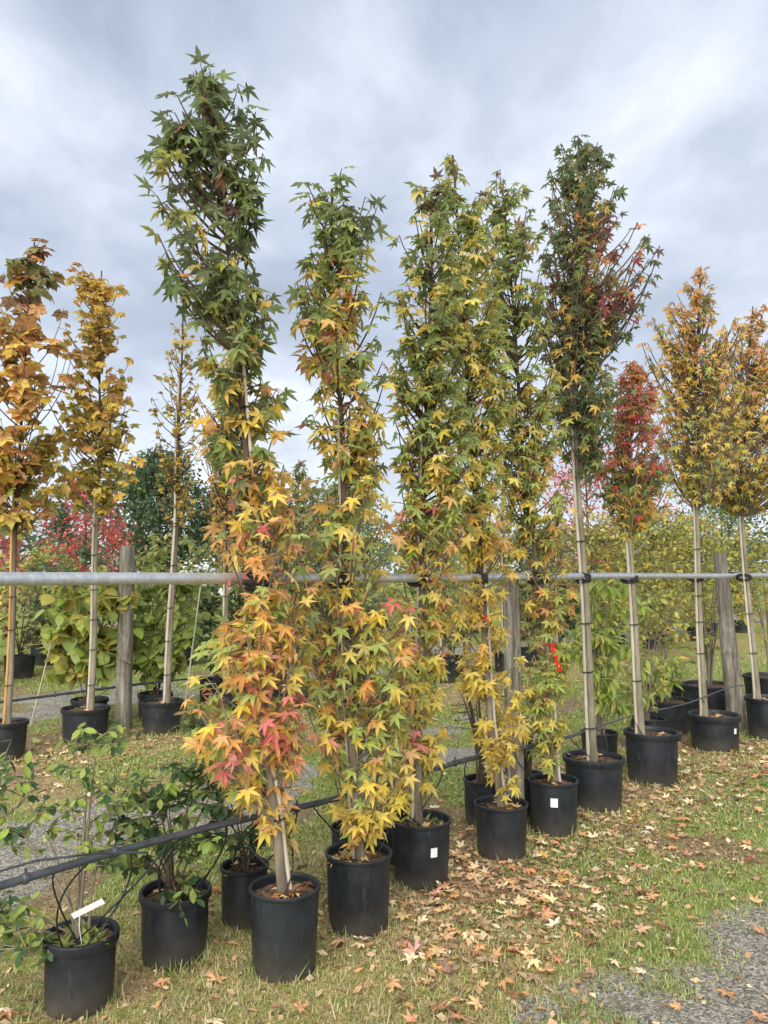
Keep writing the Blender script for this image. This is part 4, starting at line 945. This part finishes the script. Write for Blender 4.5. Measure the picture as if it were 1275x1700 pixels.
plants = [(-1.18, 3.12, .23), (-.91, 3.48, .25), (-.67, 3.82, .23), (-.42, 3.38, .30), (-.12, 3.78, .30), (.20, 4.31, .29), (.70, 4.72, .26), (1.10, 5.13, .29), (1.51, 5.67, .31), (2.15, 6.31, .36), (3.15, 7.47, .29)]
for (x, y, z) in plants[:3]:                              # wide hoops over the shrub pots
    t = row_t(x, y)
    for sg in (-1, 1):
        drips.append((t+sg*.07, x+sg*.03, y-.08, z-.01, (sg*.13, sg*.05, .03)))
for (x, y, z) in plants:
    t = row_t(x, y)
    for k in range(2):
        sg = -1 if k % 2 else 1
        drips.append((t + sg*rg.uniform(.06, .3), x+rg.uniform(-.08, .08), y+rg.uniform(-.07, .07), z-.01, (sg*rg.uniform(.05, .16), rg.uniform(-.1, .05), rg.uniform(.02, .16))))
irrigation('thick black irrigation pipe with drip tubes slung along the front row', -2.7, 6.6, .07, zf1, .0145, drips, 5, [-1.35, -1.1, -.95, -.62, .3, .85, 1.5, 2.6, 3.2])
zf2 = lambda t: .42 - .01*math.sin(t*2)
dr2 = []
for (x, y) in [(-2.98, 7.82), (-2.34, 8.24), (-3.22, 8.55), (-2.62, 8.95)]:
    t = row_t(x, y); dr2.append((t+.15, x+.05, y, .28, (.1, 0, .1)))
irrigation('thin dark irrigation pipe of the second row crossing the weathered post', tp-3.0, tp+8, row_s(-2.80, 8.40)+.10, zf2, .014, dr2, 6, [tp-.7, tp-.2, tp+.5])
# loose second tube lying over the front pipe near the tagged shrub
mb = MB(); d3 = Vector((RD[0], RD[1], 0)); b0 = Vector((*on_row(-1.75, -.02), 0))
pts = [b0 + d3*u + Vector((0, 0, z)) for u, z in ((.06, .44), (.16, .52), (.27, .60), (.40, .648), (.58, .678), (.80, .682), (1.02, .650), (1.22, .60))]
sm_ = []
for a, b_ in zip(pts, pts[1:]): sm_ += [a.lerp(b_, q/4) for q in range(4)]
mb.tube(sm_ + [pts[-1]], .0042, 8); o = mb.build('irrigation_tube', M['pipe'], None); tag(o, 'thin black tube crossing over the thick irrigation pipe by the tagged shrub', 'tube')

def stick(label, a, b, r_=.009):
    mb = MB(); a, b = Vector(a), Vector(b); n = 12
    mb.tube([a.lerp(b, i/n) for i in range(n+1)], [r_*(1.2 if i % 4 == 2 else 1)*(1-.2*i/n) for i in range(n+1)], 7)
    return tag(mb.build('bamboo_cane', M['cane'], None), label, 'cane', 'loose bamboo canes')
stick('slanting bamboo cane left of the golden tree', (-3.86, 8.55, -.03), (-3.42, 8.35, 1.62))
stick('slanting bamboo cane between the two-caned tree and the leaning sweetgum', (-2.25, 8.75, -.03), (-2.02, 8.5, 1.5))

# ------------------------------------------------------------------ ground cover: grass, litter, fallen leaves
rs = np.random.RandomState(9)
def scatter(n, dmin, dmax, pw=1.0):
    u = rs.rand(n); d = dmin*(dmax/dmin)**(u**pw); x = (rs.rand(n)*2-1)*.60*d
    return x, d
N = 340000
gxp, gyp = scatter(N, 2.75, 17.0)
g_, s_, gr_ = masks(gxp, gyp)
keep = rs.rand(N) < np.clip((1-g_*1.05)*(.30+.70*gr_)*(1-.45*s_), 0, 1)
gxp, gyp, s_, gr_ = gxp[keep], gyp[keep], s_[keep], gr_[keep]; n = len(gxp)
hgt = (.007 + .014*rs.rand(n)**1.8)*(1+.5*gr_)*np.where(rs.rand(n) < .03, 2.0, 1)
tx_, ty_ = [], []                                        # longer tufts the mower cannot reach, round the pots
for o in [o for o in COL.objects if o.parent is None and o.name.startswith('potted') and o.location.y < 9]:
    pr_ = max(abs(v[0]) for v in [c for c in o.children if c.name.startswith('pot')][0].bound_box)*.93; k_ = 150
    a_ = rs.rand(k_)*6.283; a_ = np.where(rs.rand(k_) < .5, a_, (rs.rand()*6.283 + .5*rs.randn(k_))); q_ = pr_ + .05*rs.rand(k_)**2
    tx_.append(o.location.x+q_*np.cos(a_)); ty_.append(o.location.y+q_*np.sin(a_))
tx_, ty_ = np.concatenate(tx_), np.concatenate(ty_); m_ = len(tx_); gxp, gyp = np.concatenate([gxp, tx_]), np.concatenate([gyp, ty_]); n += m_
hgt = np.concatenate([hgt, .025+.055*rs.rand(m_)**1.5]); s_ = np.concatenate([s_, .2+.6*rs.rand(m_)]); gr_ = np.concatenate([gr_, np.ones(m_)])
wd = (.0022+.0016*rs.rand(n))*np.clip(gyp/3.6, 1, 3); az = rs.rand(n)*6.283; ln = .3+.9*rs.rand(n)
zb = gheight(gxp, gyp)-.002
base = np.stack([gxp, gyp, zb], -1); side = np.stack([-np.sin(az), np.cos(az), 0*az], -1)*wd[:, None]
tip = base + np.stack([np.cos(az)*hgt*ln, np.sin(az)*hgt*ln, hgt], -1)
V = np.stack([base-side, base+side, tip], 1).reshape(-1, 3); F = np.arange(3*n).reshape(-1, 3)
c_g = np.array([lin('5f7034'), lin('7d8c42'), lin('98a352'), lin('bda878'), lin('8e7c58')])
pr = rs.rand(n); ci = np.where(pr < .34, 0, np.where(pr < .66, 1, 2)); dryf = rs.rand(n) < (.09+.48*s_); ci = np.where(dryf, 3+(rs.rand(n) < .4), ci)
cg = c_g[ci]*(.75+.5*rs.rand(n))[:, None]
go_ = np_mesh('grass', V, F, M['dry_mass'], {'edge': np.tile([.2, .2, .5], n)}, np.repeat(cg, 3, 0))
tag(go_, 'short patchy green and straw-coloured grass on the ground', 'grass', kind='stuff')

# pebbles on the gravel
N = 30000; px_, py_ = scatter(N, 2.75, 9.0); g_, s_, gr_ = masks(px_, py_); k_ = rs.rand(N) < g_**1.5*.8
px_, py_ = px_[k_], py_[k_]; n = len(px_); sz = .003+.006*rs.rand(n)**2.5
octa = np.array([(1, 0, 0), (-1, 0, 0), (0, 1, 0), (0, -1, 0), (0, 0, .7), (0, 0, -.7)]); of = np.array([(0, 2, 4), (2, 1, 4), (1, 3, 4), (3, 0, 4), (2, 0, 5), (1, 2, 5), (3, 1, 5), (0, 3, 5)])
jit = octa[None]*(.7+.6*rs.rand(n, 6, 1))*sz[:, None, None]; ca, sa = np.cos(az[:n]), np.sin(az[:n])
jx = jit[:, :, 0]*ca[:, None]-jit[:, :, 1]*sa[:, None]; jy = jit[:, :, 0]*sa[:, None]+jit[:, :, 1]*ca[:, None]
V = np.stack([jx+px_[:, None], jy+py_[:, None], jit[:, :, 2]+(gheight(px_, py_)+.001)[:, None]], -1).reshape(-1, 3)
F = (of[None]+6*np.arange(n)[:, None, None]).reshape(-1, 3)
tone = rs.rand(n); cp = np.array(lin('6a675f'))[None]*(.6+1.6*tone[:, None]**1.5)
pb = np_mesh('gravel', V, F, M['dry_mass'], {'edge': np.full(len(V), .3)}, np.repeat(cp, 6, 0))
tag(pb, 'grey gravel chips scattered on the path', 'gravel', kind='stuff')

# leaf fragments
def litter_w(x, y):
    s = row_s(x, y); t = row_t(x, y); g, st, gr = masks(x, y)
    w1 = np.exp(-((s+.25)/.62)**2)*sstep(.1, 1.0, t) + .75*np.exp(-((s-4.3)/.7)**2)*sstep(-4, 0, t+4) + .075
    return np.clip(w1*(.35+1.1*fbm(x+3, y+5, 2.2, 3))*(1-.7*g), 0, 1)
DC = np.array([lin(h) for h in ('caa67a', 'b78a5c', 'd8bd92', '96663f', '77492f', 'c98a52', '5c3a2a', 'e2c9a0')])
N = 90000; fx_, fy_ = scatter(N, 2.75, 15.0); k_ = rs.rand(N) < litter_w(fx_, fy_)*.75; fx_, fy_ = fx_[k_], fy_[k_]; n = len(fx_)
L = (.008+.020*rs.rand(n)**1.5); a = rs.rand(n)*6.283; W = L*(.35+.4*rs.rand(n)); z = gheight(fx_, fy_)+.003+.012*rs.rand(n)
e1 = np.stack([np.cos(a)*L, np.sin(a)*L, (rs.rand(n)-.5)*L*.9], -1); e2 = np.stack([-np.sin(a)*W, np.cos(a)*W, (rs.rand(n)-.5)*W*1.4], -1); c0 = np.stack([fx_, fy_, z], -1)
up = np.stack([0*a, 0*a, (rs.rand(n)-.3)*W*.8], -1)
V = np.stack([c0-e1, c0+e2+up, c0+e1, c0-e2+up], 1).reshape(-1, 3); F = (np.array([[0, 1, 2], [0, 2, 3]])[None]+4*np.arange(n)[:, None, None]).reshape(-1, 3)
cf = DC[rs.choice(8, n, p=[.16, .18, .1, .2, .12, .12, .07, .05])]*(.7+.5*rs.rand(n))[:, None]
fr = np_mesh('leaf_crumbs', V, F, M['dry_mass'], {'edge': np.full(len(V), .3)}, np.repeat(cf, 4, 0))
tag(fr, 'brown crumbled leaf fragments littering the grass', 'leaf litter', kind='stuff')

# whole fallen leaves: the nearest 300 are objects of their own
N = 9000; lx, ly = scatter(N, 2.8, 14.0, 1.15); k_ = rs.rand(N) < litter_w(lx, ly)*.55; lx, ly = lx[k_], ly[k_]
lz = gheight(lx, ly); order = np.argsort(ly); rg = random.Random(31)
potxy = [(o.location.x, o.location.y, .17 if o.location.y < 5.3 else .25) for o in COL.objects if o.parent is None and o.name.startswith('potted')]
fallen = []
KIND = [('pale', ['e8d6b4', 'e0caa4', 'e4d09e'], 'pale straw-coloured star-shaped leaf fallen on the grass'), ('tan', ['caa67a', 'b78a5c', 'c39a66'], 'tan star-shaped leaf fallen on the grass'),
        ('brown', ['94704f', '80583e', '9f7852'], 'dark brown crumpled leaf fallen on the grass'), ('orange', ['c9986a', 'cb9468', 'd5a873'], 'orange-brown star-shaped leaf fallen on the grass'), ('pink', ['d2a093', 'cf9488'], 'dull pink star-shaped leaf fallen by the pots')]
for i in order:
    x, y = float(lx[i]), float(ly[i])
    if any((x-p[0])**2+(y-p[1])**2 < p[2]**2 for p in potxy): continue
    kd = rg.choices(range(5), [.25, .35, .23, .16, .012])[0]; a = rg.uniform(0, 6.28); s = rg.uniform(.05, .105)
    tl = rg.uniform(-.22, .22); nr = (rg.gauss(0, .28), rg.gauss(0, .28), 1 if rg.random() < .6 else -1)
    p = (x, y, float(lz[i])+.016+.012*rg.random())
    fallen.append((p, (math.cos(a), math.sin(a), tl), nr, s, hsvj(lin(rg.choice(KIND[kd][1])), rg), kd))
for (p, tip_, nr, s, rgb, kd) in fallen[:300]:
    x, y, z = frame(tip_, nr); o = bpy.data.objects.new('fallen_leaf', SH['dry'][1][rg.randrange(6)]); COL.objects.link(o)
    m = Matrix.Identity(4)
    off = y*(.55*s)                       # centre the blade on the spot
    for q in range(3): m[q][0] = x[q]*s; m[q][1] = y[q]*s; m[q][2] = z[q]*s; m[q][3] = p[q]-off[q]
    o.matrix_basis = m; o.color = (*rgb, 1); tag(o, KIND[kd][2], 'leaf', KIND[kd][0] + ' fallen leaves')
lit = put_leaves([(f[0], f[1], f[2], f[3], f[4]) for f in fallen[300:]], 'dry', None, 0, mass_name='leaf_litter', mass_mat='dry_mass')
tag(lit, 'scattered dry brown leaves covering the ground farther off', 'leaf litter', kind='stuff')
